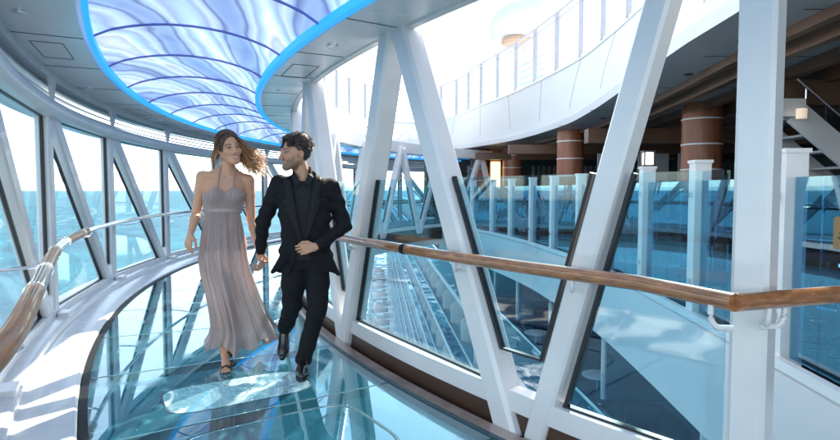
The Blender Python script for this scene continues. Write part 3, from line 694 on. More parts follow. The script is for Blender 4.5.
def divider(y, zf, T, mb):
    o_ = .75 if T > 2 else .05; b0 = .6 if T > 2 else .12; x0, x1 = SL(y)+o_, SL(y)+T; pts = [(x0, y, zf+b0), (x1, y, zf+b0), (x1, y, zf+2.1)]
    for k in range(7): a = rad(90+15*k); pts.append((x0+.42+.42*math.cos(a), y, zf+1.68+.42*math.sin(a)))
    mb.slab(pts, (0, .07, 0))
cnt = 0; rest = MB()
for d in range(nd):
    T = 2.3 if d == 0 else 1.7; y = .6+(0 if d == 0 else 0)
    while y < YB1:
        near = (y < 39.5)
        if near and cnt < 98:
            g = MB(); divider(y, -2.9-2.75*d, T, g); dv = g.build('balcony_divider', M['white2'] if d else M['blueglass'], SH); cnt += 1
            if d == 0:
                zf = -2.9; x0 = SL(y)+.75; q = [(x0, y, zf+.6)]+[(x0+.42-.42*math.cos(rad(15*k)), y, zf+1.68+.42*math.sin(rad(15*k))) for k in range(7)]+[(x0+1.5, y, zf+2.1)]
                g = MB(); g.tube([(a_, b_+.035, c_) for a_, b_, c_ in q], .05, 8); g.tube([(x0, y+.035, zf+.95), (x0+1.5, y+.035, zf+.95)], .03, 8); g.build('frame', M['white'], dv, True)
        else: divider(y, -2.9-2.75*d, T, rest)
        y += 3.0
tag(rest.build('balcony_divider', M['white2'], SH), kind='stuff')
zb = -2.9-2.75*(nd-1)
g = MB(); g.sweep(sxp(), [(0, zb-.16), (.0, ZS-1), (-3, ZS-1), (-3, zb-.16)]); g.build('hull', M['white2'], SH)
g = MB(); g.sweep([(SL(y), y, -1, -.077) for y in (20, 185)], [(0, zb-3.4), (5.2, zb-3.4), (5.2, zb-3.15), (0, zb-3.15)]); g.build('promenade_deck', M['white2'], SH)
g = MB()
for k in range(30): y = 22+5.4*k; g.beam((SL(y)-.0, y, zb-.4), (SL(y)-4.9, y, zb-.9), .35, .3, (0, 1, 0)); g.beam((SL(y)-4.8, y, zb-.9), (SL(y)-4.8, y, zb-3.2), .25, .25, (0, 1, 0))
g.build('davit_frames', M['white2'], SH)
# balcony furniture on the nearest cabin balcony deck
z_ = -2.83
bal = [((3.2, 8.15, z_), 176, 'navy balcony chair seen from above at the foot of the white deck edge'), ((4.0, 6.7, z_), 160, 'dark navy balcony chair lowest in the picture under the white deck edge'), ((3.8, 12.2, z_), 160, 'navy balcony chair beside the small round table beyond the rounded divider'),
       ((3.1, 14.7, z_), 190, 'navy balcony chair beyond the second rounded divider')]
for p, a, lb in bal: o = copy_tree(C0); o.location = p; o.rotation_euler.z = rad(a); o.name = 'balcony_chair'; tag(o, lb, 'chair', 'chairs on the cabin balconies')
for p, lb in (((3.42, 10.6, z_), 'small round white table on the cabin balcony beyond the rounded divider'), ((2.9, 13.8, z_), 'small round white table farther along the cabin balconies')):
    o = copy_tree(T0); o.location = p; o.scale = (.75, .75, .85); o.name = 'balcony_table'; tag(o, lb, 'table', 'tables on the cabin balconies')
# lifeboats
def lifeboat():
    t = empty('lifeboat'); L_, B_, n_ = 9.5, 3.4, 17; vs = []; kk = 11
    for i in range(n_):
        u = -1+2*i/(n_-1); w = B_/2*(1-abs(u)**3.2)**.6+.02; h0 = -.35+.5*abs(u)**2.5
        for j in range(kk): a = math.pi*j/(kk-1); vs.append((-w*math.cos(a), u*L_/2, -math.sin(a)**.7*(1.3-h0*.7)*(1-abs(u)**4)*.9+.15*abs(u)**3))
    g = MB(); g.add(vs, [(i*kk+j, (i+1)*kk+j, (i+1)*kk+j+1, i*kk+j+1) for i in range(n_-1) for j in range(kk-1)]); g.build('hull', M['white2'], t, True, 60)
    vs = []
    for i in range(n_):
        u = -1+2*i/(n_-1); w = B_/2*(1-abs(u)**3.2)**.6*.97+.02; h = 1.35*(1-abs(u)**3.5)**.5+.02
        for j in range(kk): a = math.pi*j/(kk-1); c_ = math.cos(a); vs.append((-w*math.copysign(abs(c_)**.7, c_), u*L_/2*.98, .02+math.sin(a)**.6*h))
    g = MB(); g.add(vs, [(i*kk+j, (i+1)*kk+j, (i+1)*kk+j+1, i*kk+j+1) for i in range(n_-1) for j in range(kk-1)]); g.build('canopy', M['boatroof'], t, True, 60)
    g = MB()
    for s in (-1, 1):
        for k in range(6): g.box((s*(B_/2-.05), -3.0+1.2*k, .55), (.12, .7, .3))
    g.build('windows', M['gasket'], t); g = MB(); g.box((0, 2.4, 1.45), (1.3, 1.4, .5)); g.build('wheelhouse', M['white2'], t); return t
M['boatroof'] = mat('pale_orange_canopy', (.62, .42, .36), .5, var=.1)
LB = lifeboat(); ords = ['nearest', 'second', 'third', 'fourth', 'fifth', 'sixth', 'seventh', 'eighth', 'ninth', 'tenth', 'eleventh']
for k in range(11):
    o = LB if k == 0 else copy_tree(LB); y = 38+13*k; o.location = (SL(y)-2.7, y, zb-1.75); o.rotation_euler.z = .077
    tag(o, f'white lifeboat with a pale canopy below the balconies, {ords[k]} along the hull from the viewer', 'lifeboat', 'lifeboats hung below the balconies')
# ------------------------------------------------------------ people: smooth implicit surfaces turned into meshes
V3 = lambda *a: np.array(a, float)
class Shape:
    def __init__(s): s.ops = []
    def add(s, fn, lo, hi, k=.015, mode='u'): s.ops.append((fn, np.array(lo, float), np.array(hi, float), k, mode)); return s
    def cone(s, a, b, ra, rb, k=.015, mode='u', sc=None):
        a, b = V3(*a), V3(*b); d = b-a; L2 = max(float(d@d), 1e-9)
        def fn(P):
            t = np.clip(((P-a)@d)/L2, 0, 1); return np.linalg.norm(P-a-t[:, None]*d, axis=1)-(ra+(rb-ra)*t)
        m = max(ra, rb); return s.add(fn, np.minimum(a, b)-m, np.maximum(a, b)+m, k, mode)
    def chain(s, pts, rs, k=.015):
        for i in range(len(pts)-1): s.cone(pts[i], pts[i+1], rs[i], rs[i+1], k)
        return s
    def ell(s, c, r, k=.015, mode='u', rot=None):
        c, r = V3(*c), V3(*r); Rm = np.eye(3) if rot is None else np.array(rot)
        def fn(P):
            q = (P-c)@Rm; k0 = np.linalg.norm(q/r, axis=1); k1 = np.linalg.norm(q/(r*r), axis=1); return k0*(k0-1)/np.maximum(k1, 1e-6)
        m = r.max(); return s.add(fn, c-m, c+m, k, mode)
    def table(s, tab, k=.02, ex=2.3, fold=None, mode='u', yoff=0):
        T = np.array(tab, float)     # z, cx, cy, rx, ry
        z0, z1 = T[0, 0], T[-1, 0]
        def fn(P):
            z = P[:, 2]; cx, cy, rx, ry = [np.interp(z, T[:, 0], T[:, j]) for j in range(1, 5)]
            q = (np.abs((P[:, 0]-cx)/rx)**ex+np.abs((P[:, 1]-cy)/ry)**ex)**(1/ex); d = (q-1)*np.minimum(rx, ry)*.92
            if fold is not None: d = d+fold(P)
            dz = np.maximum(z-z1, z0-z); return np.where(dz > 0, np.sqrt(np.maximum(d, 0)**2+dz**2), np.maximum(d, dz) if False else np.where(dz > -.004, np.maximum(d, dz), d))
        mx = max(T[:, 3].max(), T[:, 4].max())+.02
        return s.add(fn, (T[:, 1].min()-mx, T[:, 2].min()-mx, z0), (T[:, 1].max()+mx, T[:, 2].max()+mx, z1), k, mode)
    def eval(s, P):
        F = np.full(len(P), .2, np.float64)
        for fn, lo, hi, k, mode in s.ops:
            mg = k+.012
            if mode == 'i': idx = np.arange(len(P))
            else:
                idx = np.nonzero(((P >= lo-mg) & (P <= hi+mg)).all(1))[0]
            if not len(idx): continue
            d = fn(P[idx]); f = F[idx]
            if mode == 'u':
                h = np.clip(.5+.5*(f-d)/k, 0, 1); F[idx] = f*(1-h)+d*h-k*h*(1-h)
            elif mode == 's':
                h = np.clip(.5-.5*(f+d)/k, 0, 1); F[idx] = f*(1-h)-d*h+k*h*(1-h)
            elif mode == 'i': F[idx] = np.maximum(f, d)
            elif mode == 'd': F[idx] = f+d
        return F
    def grid(s, lo, hi, h):
        lo, hi = np.array(lo, float), np.array(hi, float); n_ = np.ceil((hi-lo)/h).astype(int)+1
        ax = [lo[i]+h*np.arange(n_[i]) for i in range(3)]
        F = np.empty(n_, np.float64)
        for i0 in range(0, n_[0], 24):
            X, Y, Z = np.meshgrid(ax[0][i0:i0+24], ax[1], ax[2], indexing='ij'); F[i0:i0+24] = s.eval(np.stack([X.ravel(), Y.ravel(), Z.ravel()], 1)).reshape(X.shape)
        return nets(F, lo, h)
def nets(F, lo, h):
    sg = F < 0; n_ = F.shape; c = [sg[i:n_[0]-1+i, j:n_[1]-1+j, k:n_[2]-1+k] for i in (0, 1) for j in (0, 1) for k in (0, 1)]
    cnt = sum(x.astype(np.int8) for x in c); act = (cnt > 0) & (cnt < 8); I = np.array(np.nonzero(act)).T
    if len(I) == 0: return np.zeros((0, 3)), []
    idx = -np.ones(act.shape, int); idx[act] = np.arange(len(I)); acc = np.zeros((len(I), 3)); num = np.zeros(len(I))
    cor = [(i, j, k) for i in (0, 1) for j in (0, 1) for k in (0, 1)]; val = [F[I[:, 0]+i, I[:, 1]+j, I[:, 2]+k] for i, j, k in cor]
    for a in range(8):
        for b_ in range(a+1, 8):
            if sum(abs(cor[a][q]-cor[b_][q]) for q in range(3)) != 1: continue
            m = (val[a] < 0) != (val[b_] < 0); t = np.where(m, val[a]/np.where(m, val[a]-val[b_], 1), 0)
            p = np.array(cor[a])[None]+(np.array(cor[b_])-np.array(cor[a]))[None]*t[:, None]; acc += p*m[:, None]; num += m
    Vv = lo+(I+acc/num[:, None])*h; Q = []
    for ax in range(3):
        u, v = (ax+1) % 3, (ax+2) % 3
        sl0 = [slice(None)]*3; sl1 = [slice(None)]*3; sl0[ax] = slice(0, -1); sl1[ax] = slice(1, None)
        for q in (u, v): sl0[q] = slice(1, -1); sl1[q] = slice(1, -1)
        a, b_ = sg[tuple(sl0)], sg[tuple(sl1)]; E_ = np.array(np.nonzero(a != b_)).T
        if not len(E_): continue
        fl = a[tuple(E_.T)]; E_[:, u] += 1; E_[:, v] += 1
        def cell(du, dv): e = E_.copy(); e[:, u] -= du; e[:, v] -= dv; return idx[tuple(e.T)]
        q4 = np.stack([cell(1, 1), cell(0, 1), cell(0, 0), cell(1, 0)], 1); q4[~fl] = q4[~fl][:, ::-1]; Q.append(q4[(q4 >= 0).all(1)])
    return Vv, np.concatenate(Q)
def joined(parts):
    vs, fs, b_ = [], [], 0
    for v, f in parts:
        if len(v) == 0: continue
        vs.append(v); fs.append(np.array(f)+b_); b_ += len(v)
    return np.concatenate(vs), np.concatenate(fs)
def pmesh(name, v, f, mt, parent=None, cols=None):
    me = bpy.data.meshes.new(name); me.from_pydata(v.tolist(), [], f.tolist() if isinstance(f, np.ndarray) else f)
    me.polygons.foreach_set('use_smooth', [True]*len(me.polygons)); me.materials.append(mt)
    if cols is not None:
        a = me.color_attributes.new('Col', 'FLOAT_COLOR', 'POINT'); c4 = np.ones((len(v), 4), np.float32); c4[:, :3] = cols; a.data.foreach_set('color', c4.ravel())
    o = bpy.data.objects.new(name, me); C.objects.link(o)
    if parent: o.parent = parent
    return o
def colmat(name, rough, sss=0, sheen=0, bump=0, bs=200, spec=.5):
    m, n, p = nodes(name); a = n.nodes.new('ShaderNodeVertexColor'); a.layer_name = 'Col'; nz = n.nodes.new('ShaderNodeTexNoise'); nz.inputs['Scale'].default_value = 60
    hm = n.nodes.new('ShaderNodeMix'); hm.data_type = 'RGBA'; hm.blend_type = 'MULTIPLY'; hm.inputs[0].default_value = .12
    n.links.new(a.outputs[0], hm.inputs[6]); n.links.new(nz.outputs[1], hm.inputs[7]); n.links.new(hm.outputs[2], p.inputs['Base Color'])
    p.inputs['Roughness'].default_value = rough; p.inputs['Specular IOR Level'].default_value = spec
    if sss: p.inputs['Subsurface Weight'].default_value = sss; p.inputs['Subsurface Radius'].default_value = (.02, .008, .004); p.inputs['Subsurface Scale'].default_value = .5
    return m
def fbm(P, f=1.0, seed=0):
    rs = np.random.RandomState(seed); o = 0
    for k in range(5):
        d = rs.randn(3); d /= np.linalg.norm(d); o = o+np.sin((P@d)*f*(1+.6*k)+rs.rand()*6.28)/(1+.6*k)
    return o/2.2
def euler(yaw=0, roll=0, pitch=0):
    """columns = local axes; yaw>0 turns the face (-y) towards image right"""
    a, b_, c = rad(yaw), rad(roll), rad(pitch)
    Rz = np.array([[math.cos(a), -math.sin(a), 0], [math.sin(a), math.cos(a), 0], [0, 0, 1]])
    Ry = np.array([[math.cos(b_), 0, math.sin(b_)], [0, 1, 0], [-math.sin(b_), 0, math.cos(b_)]])
    Rx = np.array([[1, 0, 0], [0, math.cos(c), -math.sin(c)], [0, math.sin(c), math.cos(c)]])
    return Ry@Rz@Rx
def head_shape(fem):
    h = Shape(); w = .93 if fem else 1.0
    h.ell((0, .015, .030), (.072*w, .093*w, .088), .01)
    h.ell((0, -.026, -.033), (.061*w, .064, .074), .03)
    h.ell((0, -.070, -.100 if not fem else -.096), (.020 if fem else .026, .018, .018), .028)
    for s in (-1, 1):
        h.cone((s*.050*w, .005, -.055), (s*.016, -.068, -.096), .018, .014, .03)
        h.ell((s*.044*w, -.058, -.028), (.022, .020, .018), .022)
        h.cone((s*.012, -.088, .017), (s*.043*w, -.074, .020), .009 if fem else .012, .008, .014)
        h.ell((s*.031, -.100, .0), (.019, .014, .010), .014, 's')
        h.ell((s*.031, -.0775, 0), (.0125, .0125, .0125), .003)
        h.cone((s*.019, -.0855, .0075), (s*.042, -.081, .006), .0035, .003, .004)     # upper lid
        h.ell((s*.074*w, .010, -.012), (.008, .018, .030), .008)
        h.ell((s*.079*w, .004, -.010), (.004, .010, .018), .004, 's')
    h.cone((0, -.089, .008), (0, -.112 if not fem else -.107, -.034), .0075, .0105 if not fem else .009, .012)
    for s in (-1, 1): h.ell((s*.012, -.098, -.037), (.0075, .009, .0065), .006)
    h.chain([(-.028, -.077, -.0535), (-.013, -.0905, -.0600), (0, -.0935, -.0605), (.013, -.0905, -.0600), (.028, -.077, -.0535)], [.002, .0036, .0042, .0036, .002], .005)
    h.chain([(-.027, -.077, -.0555), (-.015, -.086, -.0700), (0, -.090, -.0755), (.015, -.086, -.0700), (.027, -.077, -.0555)], [.002, .0040, .0048, .0040, .002], .005)
    for xx in (-.015, -.008, 0, .008, .015): h.ell((xx, -.098, -.0675+.010*(xx/.02)**2), (.006, .010, .0042 if fem else .003), .002, 's')
    return h
SKIN = {'f': (.70, .37, .235), 'm': (.60, .32, .205)}
def head_cols(Q, fem, base):
    """Q: head-space points"""
    c = np.tile(np.array(base), (len(Q), 1)); x, y, z = Q.T; ax = np.abs(x)
    def put(mask, col, f=1.0): c[mask] = c[mask]*(1-f)+np.array(col)*f
    face = (y < -.04)
    put(face & (((ax-.042)/.022)**2+((z+.035)/.02)**2 < 1), (.62, .26, .2), .25)
    if not fem:
        nzz = .006*np.sin(x*400)+.005*np.sin(z*350+y*300)
        b_ = face & (z < -.043+nzz) | ((y < .0) & (z < -.050) & (z > -.13)) | ((ax > .058) & (y < .0+nzz) & (y > -.026+nzz) & (z < -.01) & (z > -.06))
        put(b_ & (z > -.122+nzz), (.17, .105, .075), .55); put(b_ & (z > -.115+nzz) & (z < -.062+nzz) & ~((np.abs(z+.0665) < .014) & (ax < .024)), (.10, .065, .05), .4)
    zc = -.0680+.0125*(ax/.027)**2; lip = face & (y < -.074) & (ax < .029) & (np.abs(z-zc) < .0125*(1-(ax/.031)**2))
    put(lip, (.50, .13, .12) if fem else (.42, .2, .17), .85)
    put(face & (ax < .020) & (np.abs(z-zc+.000) < (.0052 if fem else .0036)*(1-(ax/.024)**2)), (.80, .77, .72), 1)
    ed = np.sqrt((ax-.031)**2+(z)**2); eb = face & (ed < .0115) & (y < -.0835)
    put(face & (((ax-.031)/.018)**2+(z/.010)**2 < 1), (.30, .15, .11), .4)
    put(eb & (np.abs(z) < .0042), (.55, .50, .47), 1); put(eb & (ed < .0062) & (np.abs(z) < .0055), (.04, .025, .02), 1); put(face & (ax > .018) & (ax < .046) & (np.abs(z-.0055) < .0022), (.05, .03, .025), .8)
    brow = face & (np.abs(z-(.0235-.25*np.maximum(ax-.03, 0))) < .0042) & (ax > .012) & (ax < .048)
    put(brow, (.07, .04, .025), .85); return c
def hand(sh, wrist, d, nrm, side, curl=(35, 40, 30), size=1.0, regs=None, thumb=.5):
    """d towards the fingers, nrm out of the palm, side towards the thumb"""
    w = V3(*wrist); d = V3(*d); d /= np.linalg.norm(d); nrm = V3(*nrm); nrm -= d*(nrm@d); nrm /= np.linalg.norm(nrm)
    s = np.cross(d, nrm); s = s if s@V3(*side) > 0 else -s; S_ = size
    offs = [.030, .010, -.010, -.028]; ln = [.072, .080, .074, .058]; mc = [.082, .084, .080, .074]
    for o, l, m_, i in zip(offs, ln, mc, range(4)):
        k0 = w+(d*m_+s*o)*S_; sh.cone(w+(d*.012+s*o*.55)*S_, k0, .0125*S_, .0105*S_, .012)
        a = 0; p = k0; rr = [.0092, .0082, .0074, .0062]; fr = [.45, .31, .24]
        for j in range(3):
            a += rad(curl[j]*(1+.10*(i-1))); dd = d*math.cos(a)+nrm*math.sin(a)+s*o*.6*(1 if j == 0 else .2); dd /= np.linalg.norm(dd)
            q = p+dd*l*fr[j]*S_; sh.cone(p, q, rr[j]*S_, rr[j+1]*S_, .0025 if j else .004); p = q
    t0 = w+(d*.018+s*.018+nrm*.004)*S_; t1 = t0+(d*.030+s*.026+nrm*.012)*S_; t2 = t1+(d*.030+s*.010*(1-thumb)+nrm*.016*thumb*2)*S_; t3 = t2+(d*.022+nrm*.014*thumb*2-s*.006)*S_
    sh.chain([t0, t1, t2, t3], [.014*S_, .0115*S_, .0095*S_, .0075*S_], .005)
    c = w+d*.07*S_; return (c-.125*S_, c+.125*S_)
def frame(name_o, ox, oy): name_o.location = (ox, oy, 0); name_o.rotation_euler = (0, 0, math.atan2(-ox, oy))
def strandmesh(curves, r0, r1, k=4):
    vs, fs, cs = [], [], []
    for pts, cr_, sc in curves:
        pts = np.array(pts); n_ = len(pts); b_ = len(vs)
        for i in range(n_):
            t = pts[min(i+1, n_-1)]-pts[max(i-1, 0)]; t /= (np.linalg.norm(t)+1e-9); u = np.cross(t, (0.3, .2, 1)); u /= (np.linalg.norm(u)+1e-9); w = np.cross(t, u)
            f = i/(n_-1); r_ = (r0+(r1-r0)*f**1.5)*sc
            for j in range(k): a = 6.283*j/k; vs.append(pts[i]+(u*math.cos(a)+w*math.sin(a))*r_); cs.append(cr_(f))
        for i in range(n_-1):
            for j in range(k): fs.append((b_+i*k+j, b_+i*k+(j+1) % k, b_+(i+1)*k+(j+1) % k, b_+(i+1)*k+j))
    return np.array(vs), fs, np.array(cs)
MSK = colmat('skin', .45, sss=.12)
MHAIR = colmat('hair_strands', .42, spec=.6)
def headadd(sh, hd, c, Rm, k=.02, m=.15, sc=1.05):
    c = V3(*c); sh.add(lambda P: hd.eval((P-c)@Rm/sc)*sc, c-m, c+m, k)

# ---------- the woman
def build_woman():
    B_ = Shape(); hc = V3(.055, -.02, 1.662); Rh = euler(yaw=17, roll=-9, pitch=3); hd = head_shape(True)
    # torso
    B_.table([(.86, .0, .03, .165, .11), (.98, .0, .03, .16, .105), (1.10, .0, .02, .135, .09), (1.19, .0, .01, .118, .08), (1.28, .01, .005, .133, .088), (1.37, .02, .01, .144, .085), (1.425, .025, .02, .142, .07), (1.465, .03, .025, .105, .055), (1.495, .032, .025, .060, .045)], .02, 2.2)
    for s, dx in ((-1, .01), (1, .025)): B_.ell((dx+s*.062, -.065, 1.315), (.05, .045, .048), .03)
    B_.cone((.032, .022, 1.46), (.048, .0, 1.58), .050, .047, .03)
    B_.cone((.03, .03, 1.515), (-.11, .03, 1.452), .030, .026, .04); B_.cone((.04, .03, 1.515), (.165, .03, 1.436), .030, .026, .04)
    for s in (-1, 1): B_.cone((.03+s*.02, -.035, 1.452), (.03+s*.12, -.005, 1.470 if s < 0 else 1.45), .008, .009, .02)   # collar bones
    # arms
    shR, elR, wrR = V3(-.138, .02, 1.447), V3(-.188, .06, 1.175), V3(-.222, -.10, 1.035)
    shL, elL, wrL = V3(.190, .025, 1.42), V3(.205, .035, 1.13), V3(.248, -.07, .905)
    for a, e, w_ in ((shR, elR, wrR), (shL, elL, wrL)):
        B_.cone(a, a+(e-a)*.35, .046, .040, .03); B_.cone(a+(e-a)*.35, e, .040, .032, .012); B_.cone(e, e+(w_-e)*.3, .033, .034, .012); B_.cone(e+(w_-e)*.3, w_, .034, .0215, .012)
    r1 = hand(B_, wrR, (-.25, -.35, -1), (.55, .5, -.1), (0, -1, -.2), (22, 28, 20), .94)
    r2 = hand(B_, wrL, (.10, -.20, -1), (.9, .3, 0), (0, -1, 0), (38, 45, 30), .94)
    # legs
    B_.chain([(-.07, .03, .93), (-.030, -.03, .50), (-.005, .03, .13)], [.085, .050, .030], .02)
    B_.ell((-.018, .03, .36), (.038, .040, .09), .03)
    B_.chain([(.08, .04, .93), (.07, .08, .50), (.035, .36, .20)], [.085, .054, .032], .02)
    # feet in heels
    B_.chain([(-.005, .02, .13), (-.002, .045, .085)], [.032, .026], .02); B_.chain([(-.004, .005, .10), (0, -.065, .045), (.0, -.115, .022)], [.028, .027, .018], .02)
    for i, (dx, l) in enumerate(((-.024, .03), (-.012, .034), (0, .035), (.012, .033), (.024, .027))): B_.cone((dx, -.115, .020), (dx*1.15, -.115-l, .014), .0105 if i < 4 else .009, .008, .003)
    B_.chain([(.035, .36, .20), (.036, .385, .15)], [.030, .026], .02); B_.chain([(.036, .36, .17), (.04, .31, .08), (.04, .275, .035)], [.028, .026, .02], .02)
    T = Shape(); T.ops = [o for o in B_.ops[:3]]          # torso only, before the head is added
    headadd(B_, hd, hc, Rh)
    parts = [B_.grid((-.14, -.2, 1.50), (.24, .2, 1.82), .0028), B_.grid((-.30, -.15, .90), (.32, .2, 1.502), .005),
             B_.grid((r2[0][0], r2[0][1], .70), (r2[1][0], r2[1][1], .904), .0026), B_.grid((-.12, -.22, .0), (.14, .48, .50), .004)]
    v1 = B_.grid((r1[0][0], -.3, r1[0][2]), (-.14, .05, 1.05), .0026); parts[1] = B_.grid((-.30, -.18, .899), (.32, .2, 1.509), .005); parts.append(v1)
    v, f = joined(parts); Q = (v-hc)@Rh/1.05; near = (np.linalg.norm(Q, axis=1) < .16) & (Q[:, 2] > -.115)
    col = np.tile(np.array(SKIN['f']), (len(v), 1)); col[near] = head_cols(Q[near], True, SKIN['f'])
    o = pmesh('person', v, f, MSK, None, col); frame(o, -1.48, 4.2)
    tag(o, 'smiling woman with windblown brown hair in a long pleated mauve halter dress', 'person')
    # dress bodice
    Bd = Shape(); Bd.ops = list(T.ops)
    tor = lambda P: T.eval(P)
    D = Shape(); D.add(lambda P: T.eval(P)-.010+.0022*np.sin(np.arctan2(P[:, 1]-.01, P[:, 0]-.015)*70+P[:, 2]*6), (-.2, -.15, 1.17), (.25, .15, 1.46), .001)
    def cut(P):
        x = P[:, 0]-.02; front = P[:, 1] < .0
        top = np.where(front, 1.335+.75*np.minimum(np.abs(x), .05)-.55*np.maximum(np.abs(x)-.065, 0), 1.30)
        return np.maximum(P[:, 2]-top, 1.175-P[:, 2])
    D.add(cut, (-9, -9, -9), (9, 9, 9), .001, 'i')
    v, f = D.grid((-.17, -.14, 1.165), (.20, .13, 1.42), .0028); pmesh('dress_bodice', v, f, M['dress'], o)
    g = MB()
    def surf(x, z):
        ys = np.linspace(-.22, .06, 141); F_ = B_.eval(np.stack([np.full(141, x), ys, np.full(141, z)], 1)); k_ = int(np.argmax(F_ < .003)); return ys[k_] if (F_ < .003).any() else .0
    for s in (-1, 1):
        pts = []
        for k in range(12):
            t = k/11; z = 1.345+.175*t; x = .02+.02*t+s*(.060-.010*t); pts.append((x, surf(x, z)-.003, z))
        pts += [(.04+s*.050, .03, 1.535), (.045+s*.03, .06, 1.54)]
        g.tube(pts, .0062, 8)
    g.build('halter_strap', M['dress'], o, True)
    # skirt
    rows, segs = 90, 840; ph = np.linspace(0, 2*np.pi, segs, endpoint=False)
    zt = [1.20, 1.13, 1.05, .94, .84, .72, .60, .50, .395, .30, .22, .15]
    lf = [-.122, -.130, -.142, -.155, -.165, -.150, -.120, -.105, -.090, -.085, -.105, -.14]
    rt = [.118, .128, .142, .155, .165, .190, .225, .255, .290, .325, .36, .395]
    fr = [-.085, -.095, -.105, -.118, -.130, -.140, -.140, -.13, -.12, -.11, -.105, -.10]
    bk = [.095, .11, .13, .14, .15, .19, .25, .31, .37, .42, .46, .50]
    rs = np.random.RandomState(3); vs = []; fs = []
    w1 = rs.rand(8)*6.28
    for i in range(rows+1):
        t = i/rows; z = 1.20-1.05*t; g_ = lambda a: np.interp(-z, [-q for q in zt], a)
        xl, xr, yf, yb = g_(lf), g_(rt), g_(fr), g_(bk); cx, rx = (xl+xr)/2, (xr-xl)/2; cy, ry = (yf+yb)/2, (yb-yf)/2
        c_, s_ = np.cos(ph), np.sin(ph); x = cx+rx*c_; y = cy+ry*s_
        big = (.5*np.sin(9*ph+w1[0]+1.4*t)+.35*np.sin(15*ph+w1[1]-2*t)+.3*np.sin(22*ph+w1[2]+t))*(.003+.046*t**1.15)
        fine = .0030*np.sin(64*ph+2.0*np.sin(3*ph+w1[3])+1.2*t)
        # groove between the leg and the trailing cloth
        fx = (x-(.045+.07*t))/.035; groove = np.where(s_ < 0, np.exp(-fx*fx), 0)*.10*np.clip(t-.25, 0, 1)
        knee = np.where(s_ < 0, np.exp(-(((x+.025)/.065)**2)), 0)*.062*np.exp(-((z-.44)/.34)**2)
        n1, n2 = c_/rx, s_/ry; nl = np.hypot(n1, n2); n1, n2 = n1/nl, n2/nl; dd = big+fine
        x = x+n1*dd; y = y+n2*dd+groove-knee
        zz = np.full(segs, z)+t**6*(.035*np.sin(5*ph+.5)+.02*np.sin(11*ph)-.01*np.exp(-((x)/.06)**2)*(s_ < 0)+.03*np.clip((x-.25)/.1, 0, 1))
        vs.append(np.stack([x, y, np.maximum(zz, .02)], 1))
    vs = np.concatenate(vs); a = np.arange(rows*segs); j = a % segs; i = a//segs; nx_ = i*segs+(j+1) % segs
    fs = np.stack([a, nx_, nx_+segs, a+segs], 1); pmesh('dress_skirt', vs, fs, M['dress'], o)
    g = MB(); bl = []
    for k in range(49):
        q = 2*math.pi*k/48; bl.append((.0+.127*math.cos(q), .008+.093*math.sin(q), 1.197))
    for dz in (-.006, .002, .010): g.tube([(x, y, z+dz) for x, y, z in bl], .006, 6, False)
    g.build('belt', M['belt'], o, True)
    # windblown panel of the skirt at the left of the hem
    # sandals
    for ox, oy, oz, tl in ((0, 0, 0, 0), (.041, .36, .03, .28)):
        g = MB()
        def P(x, y, z): return (ox+x, oy+y, oz+z+tl*(y+.11)) if tl else (x, y, z)
        so = [(0, .065, .075), (0, .03, .062), (0, -.03, .030), (0, -.08, .008), (0, -.12, .004), (0, -.155, .004)]; wd = [.024, .027, .028, .035, .037, .022]
        vs = []
        for (x, y, z), w_ in zip(so, wd): vs += [P(-w_, y, z-.004), P(w_, y, z-.004), P(w_, y, z+.006), P(-w_, y, z+.006)]
        g.add(vs, [(4*i+j, 4*i+(j+1) % 4, 4*i+4+(j+1) % 4, 4*i+4+j) for i in range(5) for j in range(4)]+[(0, 1, 2, 3), (20, 21, 22, 23)])
        g.tube([P(0, .062, .075), P(0, .072, .0)], [.012, .005], 10)
        def loop(c, rx, ry, r_): g.tube([P(c[0]+rx*math.cos(q), c[1]+ry[0]*math.sin(q), c[2]+ry[1]*math.sin(q)) for q in np.linspace(0, 2*math.pi, 21)], r_, 6, False)
        loop((0, .025, .128), .037, (.037, .012), .0065); loop((0, .028, .112), .036, (.038, .012), .005)
        g.tube([P(-.036, -.105, .008), P(-.03, -.11, .035), P(0, -.115, .048), P(.03, -.11, .035), P(.036, -.105, .008)], .0075, 6)
        g.tube([P(-.03, .05, .075), P(0, .07, .10), P(.03, .05, .075)], .007, 6)
        g.build('sandal', M['sandal'], o, True)
    # hair
    def hf(P):
        q = (P-hc)@Rh/1.05; x, y, z = q.T; d1 = np.linalg.norm((q-V3(0, .018, .030))/V3(.083, .104, .100), axis=1)-1
        fold = .03*np.sin(q[:, 0]*160+q[:, 2]*30)+.02*np.sin(q[:, 1]*120+q[:, 0]*80)
        fc = np.linalg.norm((q-V3(.006, -.088, -.022))/V3(.084, .080, .106), axis=1)-1
        return np.maximum((d1+fold)*.08, -fc*.07)
    H = Shape(); H.add(hf, hc-.16, hc+.16, .001); H.cone(hc+V3(.045, .04, -.02), hc+V3(.14, .06, -.10), .055, .03, .03); H.cone(hc+V3(-.070, .04, 0), hc+V3(-.088, .05, -.075), .022, .008, .02)
    v, f = H.grid(hc-V3(.13, .15, .17), hc+V3(.24, .17, .15), .0035)
    def hcol(f_, mixv=0): a, b_ = np.array((.070, .030, .013)), np.array((.55, .27, .10)); tt = min(1, max(0, f_*1.15-.15))**1.3; return tuple(a*(1-tt)+b_*tt)  # golden tips: two-tone hair with sunlit glow painted in
    cc = np.array([hcol(min(1, max(0, (p[0]-hc[0]-.03)/.2))) for p in v])
    curves = []; rs = np.random.RandomState(11)
